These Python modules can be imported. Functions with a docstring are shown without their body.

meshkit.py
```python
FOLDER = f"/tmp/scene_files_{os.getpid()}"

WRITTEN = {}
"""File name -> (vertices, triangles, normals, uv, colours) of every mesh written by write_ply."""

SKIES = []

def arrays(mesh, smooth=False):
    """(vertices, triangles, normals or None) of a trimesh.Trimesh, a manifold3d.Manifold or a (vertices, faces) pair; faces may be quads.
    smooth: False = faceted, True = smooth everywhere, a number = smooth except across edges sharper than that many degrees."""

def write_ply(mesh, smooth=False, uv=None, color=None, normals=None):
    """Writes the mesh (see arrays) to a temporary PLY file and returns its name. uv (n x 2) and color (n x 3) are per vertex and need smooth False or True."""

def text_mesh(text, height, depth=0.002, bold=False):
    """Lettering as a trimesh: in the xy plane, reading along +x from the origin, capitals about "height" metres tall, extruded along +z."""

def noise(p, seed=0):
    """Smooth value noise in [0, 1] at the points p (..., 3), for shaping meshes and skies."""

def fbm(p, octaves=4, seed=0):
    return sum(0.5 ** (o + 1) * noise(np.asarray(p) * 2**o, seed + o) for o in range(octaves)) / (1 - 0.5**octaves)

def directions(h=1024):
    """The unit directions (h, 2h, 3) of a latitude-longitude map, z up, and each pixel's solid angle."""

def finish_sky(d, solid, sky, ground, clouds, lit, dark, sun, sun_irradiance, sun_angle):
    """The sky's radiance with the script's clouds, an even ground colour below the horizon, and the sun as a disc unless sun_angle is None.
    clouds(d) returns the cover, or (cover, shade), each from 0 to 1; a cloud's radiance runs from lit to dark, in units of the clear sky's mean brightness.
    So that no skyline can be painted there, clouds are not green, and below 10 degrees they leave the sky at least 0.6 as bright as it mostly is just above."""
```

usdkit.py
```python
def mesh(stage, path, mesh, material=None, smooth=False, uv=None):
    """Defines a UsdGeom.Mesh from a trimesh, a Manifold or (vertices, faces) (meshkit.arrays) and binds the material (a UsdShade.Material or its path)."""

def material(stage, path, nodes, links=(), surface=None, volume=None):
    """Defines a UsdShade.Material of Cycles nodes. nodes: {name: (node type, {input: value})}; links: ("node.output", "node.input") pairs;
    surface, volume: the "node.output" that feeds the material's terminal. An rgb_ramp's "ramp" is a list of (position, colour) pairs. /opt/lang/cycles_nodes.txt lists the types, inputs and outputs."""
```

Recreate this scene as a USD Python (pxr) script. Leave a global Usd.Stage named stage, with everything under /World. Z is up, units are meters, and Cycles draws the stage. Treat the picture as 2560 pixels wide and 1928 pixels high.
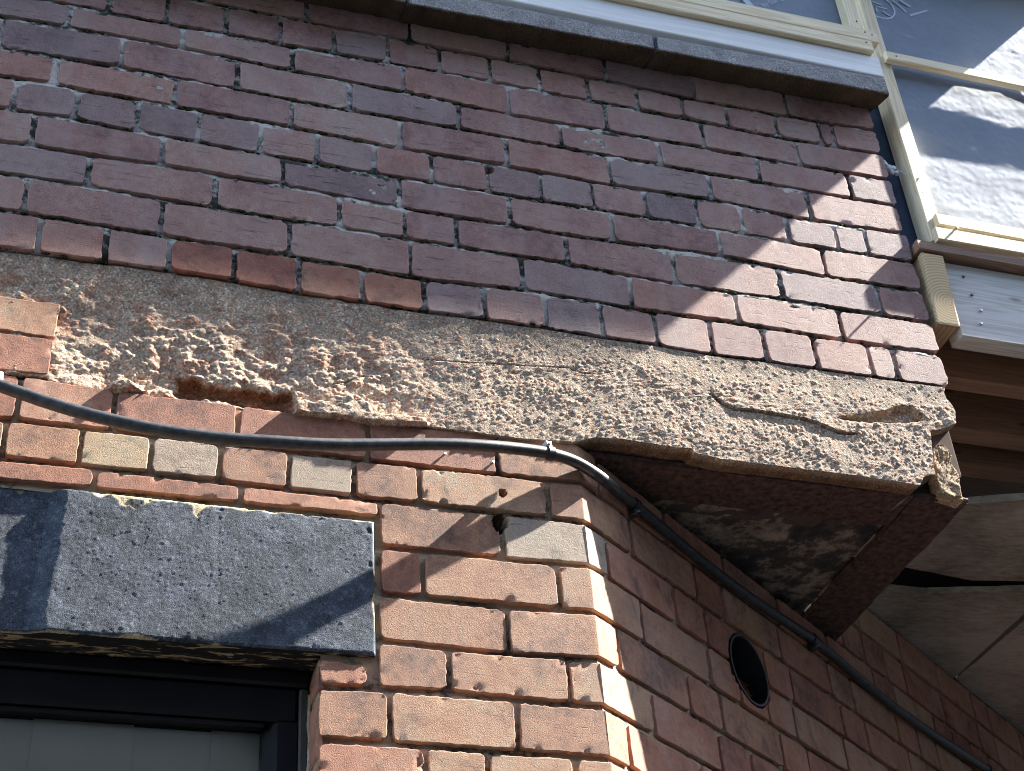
import math
import random
import numpy as np
import shapely
import trimesh
import manifold3d
from scipy.spatial import cKDTree
from pxr import Usd, UsdGeom, UsdLux, UsdShade, Gf, Sdf, Vt
import usdkit
import meshkit

stage = Usd.Stage.CreateInMemory()
UsdGeom.SetStageUpAxis(stage, "Z")
UsdGeom.SetStageMetersPerUnit(stage, 1.0)
UsdGeom.Xform.Define(stage, "/World")
UsdGeom.Scope.Define(stage, "/World/Looks")

# ------------------------------------------------------------------ camera, sky, sun, exposure
LIFT = 2.925                     # the wall's reference course stands this high above the ground
EXPOSURE = 3.3
SUN_INTENSITY = 1.25
SKY_STRENGTH = 0.078
TO_SUN = np.array([1.0, -0.13, 1.05])
TO_SUN /= np.linalg.norm(TO_SUN)
SUN_ELEVATION = math.asin(TO_SUN[2])
SUN_ROTATION = math.atan2(TO_SUN[0], TO_SUN[1])

RIGHT = np.array([0.9533, -0.2950, -0.0648])
DOWN = np.array([0.1279, 0.5888, -0.7981])
AHEAD = np.array([0.2736, 0.7525, 0.5990])
AHEAD /= np.linalg.norm(AHEAD)
RIGHT -= AHEAD * (RIGHT @ AHEAD)
RIGHT /= np.linalg.norm(RIGHT)
DOWN = np.cross(AHEAD, RIGHT)
EYE = np.array([-0.8804, -2.1128, -1.3199 + LIFT])
cam = UsdGeom.Camera.Define(stage, "/World/camera")
cam.AddTransformOp().Set(Gf.Matrix4d(*RIGHT, 0, *(-DOWN), 0, *(-AHEAD), 0, *EYE, 1))
cam.CreateFocalLengthAttr(54.8886)
cam.CreateHorizontalApertureAttr(36.0)
cam.CreateVerticalApertureAttr(36.0 * 771 / 1024)
cam.CreateExposureAttr(EXPOSURE)

dome = UsdLux.DomeLight.Define(stage, "/World/sky")
dome.GetPrim().SetCustomDataByKey("label", "clear blue daylight sky above the wall")
dome.GetPrim().SetCustomDataByKey("category", "sky")
dome.GetPrim().SetCustomDataByKey("kind", "structure")
sky_look = usdkit.material(stage, "/World/Looks/sky_look", {
    "s": ("sky_texture", {"sky_type": "single_scattering", "sun_disc": False, "sun_elevation": SUN_ELEVATION, "sun_rotation": SUN_ROTATION}),
    "b": ("background_shader", {"strength": SKY_STRENGTH})}, [("s.color", "b.color")], surface="b.background")
UsdShade.MaterialBindingAPI.Apply(dome.GetPrim()).Bind(sky_look)

sun = UsdLux.DistantLight.Define(stage, "/World/sun")
sun.CreateIntensityAttr(SUN_INTENSITY)
sun.CreateAngleAttr(0.53)
sun.CreateColorAttr(Gf.Vec3f(1.0, 0.95, 0.87))
sun.CreateNormalizeAttr(True)
_z = TO_SUN
_x = np.cross([0, 0, 1.0], _z)
_x /= np.linalg.norm(_x)
_y = np.cross(_z, _x)
sun.AddTransformOp().Set(Gf.Matrix4d(*_x, 0, *_y, 0, *_z, 0, 0, 0, 10, 1))

# ------------------------------------------------------------------ measured outlines (metres; heights relative to LIFT)
BRICKS = """
UP -1.4458 0.5079 -1.4036 0.5085 -1.4046 0.5847 -1.4462 0.5861
UP -1.3945 0.5077 -1.2920 0.5076 -1.2933 0.5860 -1.3957 0.5847
UP -1.2826 0.5093 -1.1822 0.5087 -1.1828 0.5862 -1.2818 0.5862
UP -1.1722 0.5077 -1.0703 0.5075 -1.0700 0.5855 -1.1729 0.5856
UP -1.0598 0.5083 -0.9586 0.5099 -0.9578 0.5825 -1.0595 0.5843
UR -0.9488 0.5108 -0.8481 0.5116 -0.8488 0.5809 -0.9485 0.5842
UP -0.8357 0.5125 -0.7387 0.5137 -0.7384 0.5810 -0.8374 0.5821
UO -0.7281 0.5149 -0.6247 0.5118 -0.6236 0.5810 -0.7275 0.5812
UO -0.6139 0.5111 -0.5095 0.5065 -0.5083 0.5802 -0.6142 0.5792
UO -0.4991 0.5065 -0.3927 0.5068 -0.3929 0.5748 -0.4998 0.5797
UO -0.3821 0.5052 -0.2761 0.5047 -0.2763 0.5727 -0.3836 0.5744
UD -0.2663 0.5039 -0.1604 0.5065 -0.1605 0.5780 -0.2659 0.5732
UP -0.1500 0.5052 -0.0415 0.5068 -0.0428 0.5821 -0.1500 0.5780
UD -0.0309 0.5061 0.0703 0.5038 0.0701 0.5787 -0.0311 0.5807
UP 0.0805 0.5043 0.1818 0.5045 0.1810 0.5766 0.0817 0.5781
UP 0.1912 0.5028 0.2957 0.4993 0.2954 0.5784 0.1914 0.5782
UP 0.3055 0.5000 0.4094 0.5020 0.4092 0.5785 0.3072 0.5784
UP 0.4206 0.5014 0.5198 0.5020 0.5197 0.5788 0.4211 0.5800
UR 0.5310 0.5017 0.6430 0.5015 0.6422 0.5780 0.5296 0.5784
UP 0.6535 0.5032 0.6987 0.5037 0.6986 0.5793 0.6525 0.5779
UP 0.7098 0.5022 0.8182 0.5049 0.8185 0.5795 0.7104 0.5792
UP -1.4445 0.5980 -1.2246 0.5967 -1.2251 0.6689 -1.4437 0.6685
UR -1.2152 0.5972 -0.9905 0.5958 -0.9913 0.6691 -1.2151 0.6683
UP -0.9815 0.5959 -0.7578 0.5919 -0.7567 0.6687 -0.9825 0.6702
UP -0.7476 0.5922 -0.5269 0.5921 -0.5271 0.6676 -0.7492 0.6686
UP -0.5179 0.5904 -0.2993 0.5829 -0.2993 0.6650 -0.5184 0.6672
UP -0.2920 0.5825 -0.0809 0.5939 -0.0806 0.6664 -0.2911 0.6647
UD -0.0701 0.5933 0.1408 0.5894 0.1409 0.6627 -0.0697 0.6678
UR 0.1503 0.5890 0.3667 0.5920 0.3656 0.6589 0.1511 0.6621
UP 0.3749 0.5918 0.5939 0.5893 0.5941 0.6612 0.3754 0.6596
UP 0.6049 0.5898 0.8185 0.5915 0.8181 0.6622 0.6054 0.6612
UP -1.4464 0.6814 -1.3429 0.6812 -1.3431 0.7455 -1.4461 0.7463
UP -1.3324 0.6807 -1.1193 0.6800 -1.1189 0.7454 -1.3333 0.7450
UD -1.1089 0.6800 -0.8933 0.6824 -0.8939 0.7492 -1.1085 0.7465
UP -0.8817 0.6828 -0.6664 0.6786 -0.6669 0.7532 -0.8835 0.7496
UP -0.6547 0.6788 -0.4349 0.6779 -0.4353 0.7484 -0.6562 0.7518
UP -0.4250 0.6789 -0.3086 0.6771 -0.3098 0.7430 -0.4244 0.7473
UP -0.2999 0.6768 -0.2075 0.6777 -0.2074 0.7441 -0.2987 0.7436
UP -0.1978 0.6762 0.0168 0.6803 0.0162 0.7449 -0.1971 0.7431
UP 0.0277 0.6789 0.2422 0.6692 0.2420 0.7506 0.0277 0.7441
UP 0.2518 0.6701 0.4751 0.6725 0.4755 0.7486 0.2533 0.7499
UD 0.4866 0.6728 0.7025 0.6733 0.7016 0.7463 0.4870 0.7481
UP 0.7128 0.6729 0.8174 0.6729 0.8177 0.7477 0.7134 0.7471
UD -1.4454 0.7575 -1.2254 0.7587 -1.2267 0.8272 -1.4459 0.8276
UP -1.2151 0.7578 -0.9977 0.7592 -0.9972 0.8310 -1.2155 0.8263
UP -0.9869 0.7599 -0.7681 0.7632 -0.7674 0.8280 -0.9881 0.8317
UP -0.7582 0.7652 -0.5438 0.7654 -0.5427 0.8244 -0.7574 0.8281
UD -0.5332 0.7643 -0.3184 0.7558 -0.3176 0.8230 -0.5333 0.8234
UP -0.3065 0.7544 -0.0959 0.7553 -0.0955 0.8245 -0.3079 0.8232
UP -0.0846 0.7559 0.1211 0.7576 0.1208 0.8276 -0.0851 0.8255
UP 0.1314 0.7581 0.3558 0.7667 0.3567 0.8282 0.1317 0.8282
UP 0.3653 0.7669 0.5912 0.7550 0.5916 0.8261 0.3650 0.8277
UP 0.5996 0.7559 0.8191 0.7603 0.8178 0.8297 0.6004 0.8271
UP -1.4439 0.8385 -1.3682 0.8398 -1.3687 0.9091 -1.4447 0.9094
UD -1.3557 0.8396 -1.2590 0.8392 -1.2590 0.9097 -1.3560 0.9101
UP -1.2476 0.8398 -1.1502 0.8388 -1.1484 0.9086 -1.2484 0.9086
UP -1.1406 0.8391 -1.0393 0.8408 -1.0384 0.9103 -1.1400 0.9086
UD -1.0303 0.8411 -0.9302 0.8457 -0.9283 0.9141 -1.0305 0.9106
UD -0.9209 0.8459 -0.8184 0.8390 -0.8179 0.9115 -0.9192 0.9129
UD -0.8082 0.8392 -0.7039 0.8389 -0.7039 0.9108 -0.8086 0.9114
UD -0.6952 0.8391 -0.5881 0.8359 -0.5865 0.9115 -0.6958 0.9103
UP -0.5777 0.8365 -0.4791 0.8360 -0.4789 0.9094 -0.5769 0.9117
UD -0.4672 0.8360 -0.3669 0.8339 -0.3663 0.9050 -0.4680 0.9088
UR -0.3553 0.8348 -0.2503 0.8358 -0.2510 0.9046 -0.3548 0.9046
UP -0.2410 0.8356 -0.1339 0.8357 -0.1342 0.9065 -0.2412 0.9048
UD -0.1249 0.8369 -0.0224 0.8381 -0.0242 0.9054 -0.1256 0.9073
UD -0.0144 0.8372 0.0886 0.8395 0.0887 0.9058 -0.0142 0.9069
UP 0.0960 0.8385 0.2048 0.8401 0.2036 0.9080 0.0978 0.9050
UD 0.2118 0.8401 0.3169 0.8395 0.3173 0.9121 0.2123 0.9082
UP 0.3255 0.8392 0.4184 0.8396 0.4180 0.9117 0.3254 0.9114
UP 0.4278 0.8398 0.5221 0.8386 0.5223 0.9063 0.4288 0.9105
UD 0.5328 0.8387 0.6371 0.8384 0.6367 0.9043 0.5341 0.9052
UD 0.6464 0.8392 0.7102 0.8401 0.7095 0.9080 0.6459 0.9046
UD 0.7191 0.8400 0.8191 0.8424 0.8200 0.9116 0.7202 0.9083
UR -1.4292 0.9210 -1.2086 0.9218 -1.2082 0.9872 -1.4288 0.9879
UR -1.1971 0.9215 -0.9773 0.9264 -0.9783 0.9876 -1.1979 0.9870
UR -0.9655 0.9264 -0.7537 0.9244 -0.7532 0.9903 -0.9655 0.9885
UP -0.7436 0.9231 -0.5290 0.9230 -0.5286 0.9883 -0.7443 0.9917
UP -0.5206 0.9224 -0.3126 0.9168 -0.3116 0.9893 -0.5208 0.9870
UP -0.3014 0.9158 -0.0905 0.9198 -0.0904 0.9913 -0.3012 0.9899
UR -0.0798 0.9194 0.1333 0.9161 0.1324 0.9892 -0.0800 0.9915
UD 0.1421 0.9171 0.3594 0.9260 0.3577 0.9915 0.1424 0.9905
UP 0.3701 0.9250 0.5893 0.9156 0.5877 0.9918 0.3697 0.9907
UP 0.5999 0.9162 0.8149 0.9221 0.8146 0.9938 0.6002 0.9931
UP -1.4452 1.0000 -1.3058 0.9990 -1.3055 1.0717 -1.4435 1.0715
UP -1.2951 0.9986 -1.0826 0.9984 -1.0821 1.0730 -1.2940 1.0715
UD -1.0736 0.9987 -0.8595 1.0054 -0.8598 1.0770 -1.0735 1.0728
UP -0.8508 1.0042 -0.6379 1.0002 -0.6392 1.0753 -0.8514 1.0767
UP -0.6272 1.0010 -0.4153 0.9979 -0.4151 1.0710 -0.6271 1.0749
UD -0.4024 0.9982 -0.1885 1.0023 -0.1877 1.0640 -0.4030 1.0704
UP -0.1779 1.0037 0.0335 1.0020 0.0346 1.0614 -0.1770 1.0648
UP 0.0434 1.0016 0.2534 1.0022 0.2543 1.0664 0.0437 1.0623
UP 0.2647 1.0017 0.4852 1.0043 0.4839 1.0678 0.2643 1.0663
UP 0.4949 1.0039 0.7058 1.0040 0.7049 1.0718 0.4953 1.0674
UD 0.7165 1.0047 0.8178 1.0060 0.8181 1.0748 0.7150 1.0716
UP -1.4462 1.0849 -1.3967 1.0845 -1.3964 1.1425 -1.4448 1.1419
UP -1.3871 1.0836 -1.1831 1.0847 -1.1828 1.1420 -1.3865 1.1407
UD -1.1723 1.0842 -0.9664 1.0894 -0.9662 1.1421 -1.1719 1.1419
UP -0.9567 1.0895 -0.7501 1.0899 -0.7493 1.1416 -0.9568 1.1415
UP -0.7402 1.0898 -0.5307 1.0852 -0.5304 1.1442 -0.7395 1.1422
UP -0.5203 1.0840 -0.3012 1.0823 -0.3023 1.1493 -0.5204 1.1440
UR -0.2926 1.0825 -0.0766 1.0703 -0.0764 1.1507 -0.2926 1.1504
UP -0.0681 1.0715 0.1411 1.0761 0.1418 1.1492 -0.0676 1.1513
UP 0.1515 1.0758 0.3670 1.0816 0.3656 1.1497 0.1518 1.1493
UP 0.3762 1.0812 0.5940 1.0796 0.5952 1.1466 0.3764 1.1511
UP 0.6033 1.0812 0.8195 1.0867 0.8188 1.1539 0.6028 1.1481
UP -1.4453 1.1528 -1.3591 1.1546 -1.3589 1.2279 -1.4448 1.2273
UD -1.3502 1.1530 -1.2428 1.1539 -1.2431 1.2279 -1.3497 1.2274
UR -1.2336 1.1543 -1.1277 1.1545 -1.1258 1.2269 -1.2332 1.2270
UP -1.1160 1.1528 -1.0123 1.1544 -1.0116 1.2272 -1.1163 1.2282
UP -1.0023 1.1539 -0.8977 1.1534 -0.8972 1.2268 -1.0015 1.2275
UP -0.8877 1.1530 -0.7842 1.1536 -0.7833 1.2271 -0.8876 1.2280
UP -0.7736 1.1541 -0.6663 1.1548 -0.6665 1.2279 -0.7738 1.2267
UP -0.6560 1.1553 -0.5570 1.1562 -0.5568 1.2272 -0.6571 1.2278
UP -0.5468 1.1557 -0.4460 1.1591 -0.4463 1.2284 -0.5480 1.2290
UD -0.4354 1.1586 -0.3332 1.1614 -0.3331 1.2284 -0.4357 1.2290
UP -0.3231 1.1609 -0.2221 1.1629 -0.2223 1.2280 -0.3244 1.2297
UP -0.2132 1.1631 -0.1101 1.1625 -0.1112 1.2279 -0.2119 1.2288
UP -0.1022 1.1618 -0.0008 1.1621 -0.0015 1.2267 -0.1025 1.2281
UR 0.0089 1.1628 0.1095 1.1620 0.1077 1.2261 0.0083 1.2266
UP 0.1195 1.1627 0.2219 1.1611 0.2211 1.2226 0.1191 1.2264
UP 0.2318 1.1626 0.3295 1.1629 0.3291 1.2183 0.2316 1.2224
UP 0.3385 1.1640 0.4361 1.1606 0.4358 1.2192 0.3378 1.2193
UP 0.4460 1.1603 0.5552 1.1573 0.5566 1.2211 0.4476 1.2197
UP 0.5661 1.1591 0.6645 1.1609 0.6645 1.2253 0.5664 1.2226
UP 0.6752 1.1625 0.6991 1.1623 0.6988 1.2272 0.6753 1.2249
UP 0.7090 1.1635 0.8176 1.1667 0.8178 1.2319 0.7090 1.2273
UP -1.4436 1.2400 -1.3988 1.2403 -1.3979 1.3356 -1.4433 1.3352
UP -1.3864 1.2394 -1.1772 1.2391 -1.1778 1.3360 -1.3872 1.3361
UD -1.1670 1.2406 -0.9568 1.2396 -0.9566 1.3352 -1.1666 1.3351
UP -0.9461 1.2388 -0.7358 1.2390 -0.7358 1.3357 -0.9467 1.3354
UP -0.7235 1.2401 -0.5047 1.2406 -0.5062 1.3249 -0.7235 1.3344
UP -0.4945 1.2404 -0.2839 1.2409 -0.2841 1.3154 -0.4945 1.3236
UP -0.2759 1.2411 -0.0666 1.2408 -0.0657 1.2990 -0.2760 1.3138
UP -0.0575 1.2407 0.1558 1.2387 0.1556 1.3054 -0.0570 1.2985
UD 0.1655 1.2365 0.3672 1.2318 0.3670 1.3077 0.1659 1.3058
UP 0.3760 1.2302 0.5938 1.2344 0.5941 1.3080 0.3754 1.3076
UP 0.6027 1.2353 0.8181 1.2445 0.8186 1.3087 0.6023 1.3082
LO -1.1671 0.1671 -0.9508 0.1656 -0.9520 0.2457 -1.1675 0.2442
LO -0.9421 0.1662 -0.8029 0.1666 -0.8025 0.2424 -0.9435 0.2461
LO -0.7939 0.1668 -0.6031 0.1673 -0.6021 0.2409 -0.7940 0.2408
LO -0.5943 0.1684 -0.3830 0.1682 -0.3833 0.2410 -0.5933 0.2403
LO -0.3735 0.1683 -0.1538 0.1679 -0.1529 0.2456 -0.3738 0.2391
LT -0.1453 0.1675 0.0581 0.1752 0.0574 0.2507 -0.1455 0.2455
LT -1.0601 0.0907 -0.9632 0.0913 -0.9631 0.1528 -1.0606 0.1559
LT -0.9544 0.0911 -0.8471 0.0935 -0.8473 0.1550 -0.9546 0.1547
LB -0.8398 0.0931 -0.7375 0.0941 -0.7383 0.1560 -0.8386 0.1550
LG -0.7287 0.0938 -0.6292 0.0935 -0.6278 0.1574 -0.7292 0.1568
LT -0.6193 0.0933 -0.5164 0.0921 -0.5149 0.1573 -0.6197 0.1559
LG -0.5077 0.0931 -0.4083 0.0926 -0.4072 0.1566 -0.5071 0.1559
LT -0.3972 0.0917 -0.2947 0.0928 -0.2957 0.1592 -0.3972 0.1562
LT -0.2860 0.0929 -0.0677 0.0938 -0.0679 0.1601 -0.2864 0.1584
LT -0.0575 0.0931 0.1494 0.0915 0.1496 0.1625 -0.0580 0.1601
LO -1.0391 0.0483 -0.8209 0.0523 -0.8203 0.0827 -1.0404 0.0769
LO -0.8127 0.0529 -0.5924 0.0553 -0.5914 0.0814 -0.8123 0.0812
LO -0.5831 0.0552 -0.3655 0.0564 -0.3649 0.0796 -0.5833 0.0805
LT -0.3576 0.0034 -0.1559 0.0040 -0.1559 0.0804 -0.3577 0.0807
LG -0.1446 0.0032 0.0584 0.0083 0.0575 0.0810 -0.1454 0.0820
LO -0.3584 -0.0844 -0.2941 -0.0837 -0.2949 -0.0095 -0.3587 -0.0094
LT -0.2858 -0.0838 -0.0627 -0.0819 -0.0640 -0.0085 -0.2845 -0.0082
LT -0.0533 -0.0815 0.1498 -0.0813 0.1505 -0.0026 -0.0535 -0.0066
LT -0.3611 -0.1673 -0.1565 -0.1728 -0.1570 -0.0997 -0.3613 -0.0957
LT -0.1491 -0.1733 0.0590 -0.1655 0.0581 -0.0921 -0.1493 -0.0984
LT -0.3640 -0.2500 -0.2590 -0.2458 -0.2574 -0.1812 -0.3639 -0.1796
LT -0.2488 -0.2466 -0.0601 -0.2504 -0.0605 -0.1807 -0.2499 -0.1819
LT -0.0519 -0.2498 0.1498 -0.2510 0.1503 -0.1784 -0.0516 -0.1806
LT -0.4580 -0.3367 -0.3549 -0.3362 -0.3545 -0.2614 -0.4576 -0.2640
LT -0.3457 -0.3371 -0.1530 -0.3379 -0.1523 -0.2616 -0.3459 -0.2609
LT -0.1430 -0.3366 0.0570 -0.3380 0.0573 -0.2631 -0.1432 -0.2621
LO -0.4557 -0.4232 -0.3007 -0.4236 -0.2994 -0.3490 -0.4568 -0.3499
LT -0.2906 -0.4232 -0.2049 -0.4225 -0.2041 -0.3491 -0.2917 -0.3493
LT -0.1952 -0.4240 -0.0638 -0.4234 -0.0645 -0.3486 -0.1946 -0.3494
LT -0.0545 -0.4247 0.1502 -0.4233 0.1513 -0.3505 -0.0554 -0.3504
LT -0.4559 -0.5016 -0.3549 -0.5030 -0.3554 -0.4350 -0.4547 -0.4341
LO -0.3458 -0.5027 -0.1684 -0.5050 -0.1676 -0.4340 -0.3453 -0.4343
LT -0.1567 -0.5058 0.0573 -0.5071 0.0573 -0.4359 -0.1573 -0.4340
LO -0.4573 -0.2521 -0.3854 -0.2501 -0.3839 -0.2185 -0.4558 -0.2147
LT -1.0849 0.3366 -0.9065 0.3350 -0.9035 0.4058 -1.0948 0.4036
LO -1.0730 0.2549 -0.9073 0.2564 -0.9063 0.3287 -1.0835 0.3268
SO 0.0674 0.1772 0.2839 0.1760 0.2833 0.2432 0.0676 0.2444
SO 0.2935 0.1767 0.5072 0.1777 0.5087 0.2440 0.2931 0.2444
ST 0.5160 0.1768 0.7292 0.1768 0.7304 0.2434 0.5170 0.2447
SO 0.7388 0.1765 0.9552 0.1773 0.9549 0.2443 0.7398 0.2435
SO 0.9649 0.1763 1.1804 0.1773 1.1819 0.2434 0.9633 0.2443
SO 1.1908 0.1772 1.2927 0.1779 1.2932 0.2435 1.1901 0.2435
ST 1.3021 0.1775 1.5159 0.1765 1.5157 0.2445 1.3032 0.2442
SO 1.5244 0.1762 1.6289 0.1773 1.6298 0.2430 1.5247 0.2435
SO 1.6373 0.1775 1.7436 0.1761 1.7439 0.2437 1.6387 0.2438
SO 1.7525 0.1777 1.8595 0.1776 1.8584 0.2438 1.7527 0.2442
SO 1.8676 0.1766 1.9700 0.1771 1.9707 0.2447 1.8680 0.2436
ST 1.9795 0.1771 2.0805 0.1763 2.0806 0.2443 1.9789 0.2429
ST 2.0883 0.1776 2.3009 0.1771 2.3015 0.2440 2.0885 0.2444
ST 2.3117 0.1773 2.4159 0.1777 2.4150 0.2433 2.3111 0.2439
SO 2.4240 0.1777 2.5256 0.1760 2.5263 0.2429 2.4249 0.2431
SO 2.5348 0.1768 2.6386 0.1761 2.6394 0.2434 2.5351 0.2444
SO 2.6477 0.1759 2.7558 0.1767 2.7563 0.2439 2.6483 0.2437
ST 0.1599 0.0911 0.3755 0.0921 0.3739 0.1663 0.1602 0.1663
SO 0.3841 0.0911 0.4831 0.0908 0.4846 0.1657 0.3828 0.1654
ST 0.4932 0.0912 0.7046 0.0920 0.7063 0.1657 0.4935 0.1656
SO 0.7136 0.0915 0.9289 0.0908 0.9270 0.1657 0.7151 0.1656
ST 0.9372 0.0902 1.0394 0.0906 1.0402 0.1662 0.9375 0.1658
ST 1.0493 0.0905 1.2648 0.0903 1.2649 0.1650 1.0476 0.1655
SO 1.2739 0.0919 1.3798 0.0907 1.3797 0.1649 1.2726 0.1656
ST 1.3882 0.0921 1.4904 0.0914 1.4898 0.1652 1.3896 0.1666
ST 1.5001 0.0920 1.7163 0.0902 1.7153 0.1664 1.5002 0.1652
SO 1.7257 0.0907 1.9381 0.0915 1.9388 0.1662 1.7250 0.1664
ST 1.9486 0.0921 2.0542 0.0922 2.0547 0.1668 1.9485 0.1668
ST 2.0623 0.0911 2.1697 0.0921 2.1694 0.1666 2.0637 0.1653
SO 2.1783 0.0906 2.2851 0.0921 2.2839 0.1655 2.1775 0.1651
SO 2.2934 0.0912 2.4004 0.0904 2.3993 0.1664 2.2942 0.1656
SO 2.4088 0.0918 2.5138 0.0910 2.5139 0.1665 2.4095 0.1656
ST 2.5243 0.0917 2.6309 0.0921 2.6305 0.1650 2.5232 0.1650
ST 2.6405 0.0918 2.7455 0.0904 2.7448 0.1668 2.6403 0.1653
SO 2.7540 0.0918 2.8553 0.0907 2.8546 0.1656 2.7549 0.1656
SO 0.0667 0.0052 0.2810 0.0061 0.2810 0.0804 0.0678 0.0809
SO 0.2892 0.0046 0.3909 0.0055 0.3896 0.0802 0.2888 0.0798
SO 0.3986 0.0048 0.6181 0.0060 0.6186 0.0804 0.4003 0.0795
SO 0.6273 0.0063 0.7304 0.0049 0.7298 0.0805 0.6284 0.0811
SO 0.7384 0.0061 0.9554 0.0045 0.9548 0.0811 0.7397 0.0811
SO 0.9648 0.0045 1.0723 0.0050 1.0727 0.0810 0.9647 0.0801
SO 1.0816 0.0049 1.2950 0.0064 1.2937 0.0805 1.0808 0.0801
ST 1.3024 0.0061 1.5203 0.0047 1.5206 0.0809 1.3028 0.0810
SO 1.5292 0.0062 1.6335 0.0050 1.6329 0.0812 1.5307 0.0792
SO 1.6431 0.0054 1.7504 0.0049 1.7494 0.0803 1.6431 0.0808
ST 1.7590 0.0051 1.8635 0.0063 1.8621 0.0802 1.7584 0.0811
ST 1.8713 0.0060 1.9782 0.0052 1.9794 0.0803 1.8711 0.0793
SO 1.9882 0.0045 2.2037 0.0048 2.2050 0.0798 1.9880 0.0799
SO 2.2141 0.0056 2.3179 0.0059 2.3182 0.0806 2.2131 0.0800
SO 2.3268 0.0048 2.4279 0.0049 2.4280 0.0792 2.3266 0.0811
SO 2.4357 0.0064 2.5402 0.0047 2.5385 0.0803 2.4355 0.0793
ST 2.5487 0.0053 2.6536 0.0061 2.6523 0.0809 2.5478 0.0799
ST 2.6619 0.0047 2.7614 0.0060 2.7624 0.0803 2.6625 0.0811
ST 0.1600 -0.0808 0.3784 -0.0809 0.3796 -0.0058 0.1594 -0.0050
SO 0.3880 -0.0800 0.4903 -0.0802 0.4901 -0.0061 0.3886 -0.0046
SO 0.4994 -0.0795 0.5995 -0.0802 0.6007 -0.0054 0.4986 -0.0061
SO 0.6085 -0.0796 0.7094 -0.0806 0.7099 -0.0059 0.6091 -0.0064
ST 0.7187 -0.0794 0.9328 -0.0809 0.9325 -0.0061 0.7190 -0.0061
ST 0.9404 -0.0799 1.1562 -0.0804 1.1557 -0.0060 0.9413 -0.0047
SO 1.1643 -0.0798 1.3851 -0.0809 1.3848 -0.0051 1.1643 -0.0047
SO 1.3941 -0.0803 1.6066 -0.0803 1.6075 -0.0065 1.3931 -0.0051
SO 1.6168 -0.0801 1.7167 -0.0805 1.7162 -0.0062 1.6172 -0.0045
ST 1.7260 -0.0794 1.8269 -0.0811 1.8255 -0.0051 1.7257 -0.0060
ST 1.8356 -0.0799 1.9394 -0.0804 1.9410 -0.0050 1.8362 -0.0058
SO 1.9501 -0.0809 2.0536 -0.0808 2.0545 -0.0055 1.9489 -0.0056
ST 2.0623 -0.0806 2.1650 -0.0797 2.1653 -0.0046 2.0634 -0.0061
SO 2.1737 -0.0799 2.2812 -0.0793 2.2819 -0.0049 2.1741 -0.0054
SO 2.2907 -0.0798 2.5047 -0.0804 2.5034 -0.0059 2.2903 -0.0045
ST 2.5126 -0.0796 2.6179 -0.0799 2.6177 -0.0050 2.5133 -0.0057
SO 2.6272 -0.0811 2.7325 -0.0801 2.7326 -0.0051 2.6268 -0.0057
ST 2.7420 -0.0810 2.8489 -0.0797 2.8484 -0.0050 2.7418 -0.0049
ST 0.0677 -0.1665 0.2873 -0.1658 0.2868 -0.0909 0.0667 -0.0903
SO 0.2952 -0.1652 0.4006 -0.1665 0.4007 -0.0906 0.2953 -0.0919
ST 0.4099 -0.1665 0.6273 -0.1649 0.6279 -0.0903 0.4113 -0.0913
SO 0.6373 -0.1667 0.7389 -0.1655 0.7388 -0.0921 0.6366 -0.0920
SO 0.7476 -0.1662 0.9649 -0.1655 0.9646 -0.0907 0.7481 -0.0920
SO 0.9726 -0.1657 1.1900 -0.1656 1.1889 -0.0906 0.9742 -0.0902
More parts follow.
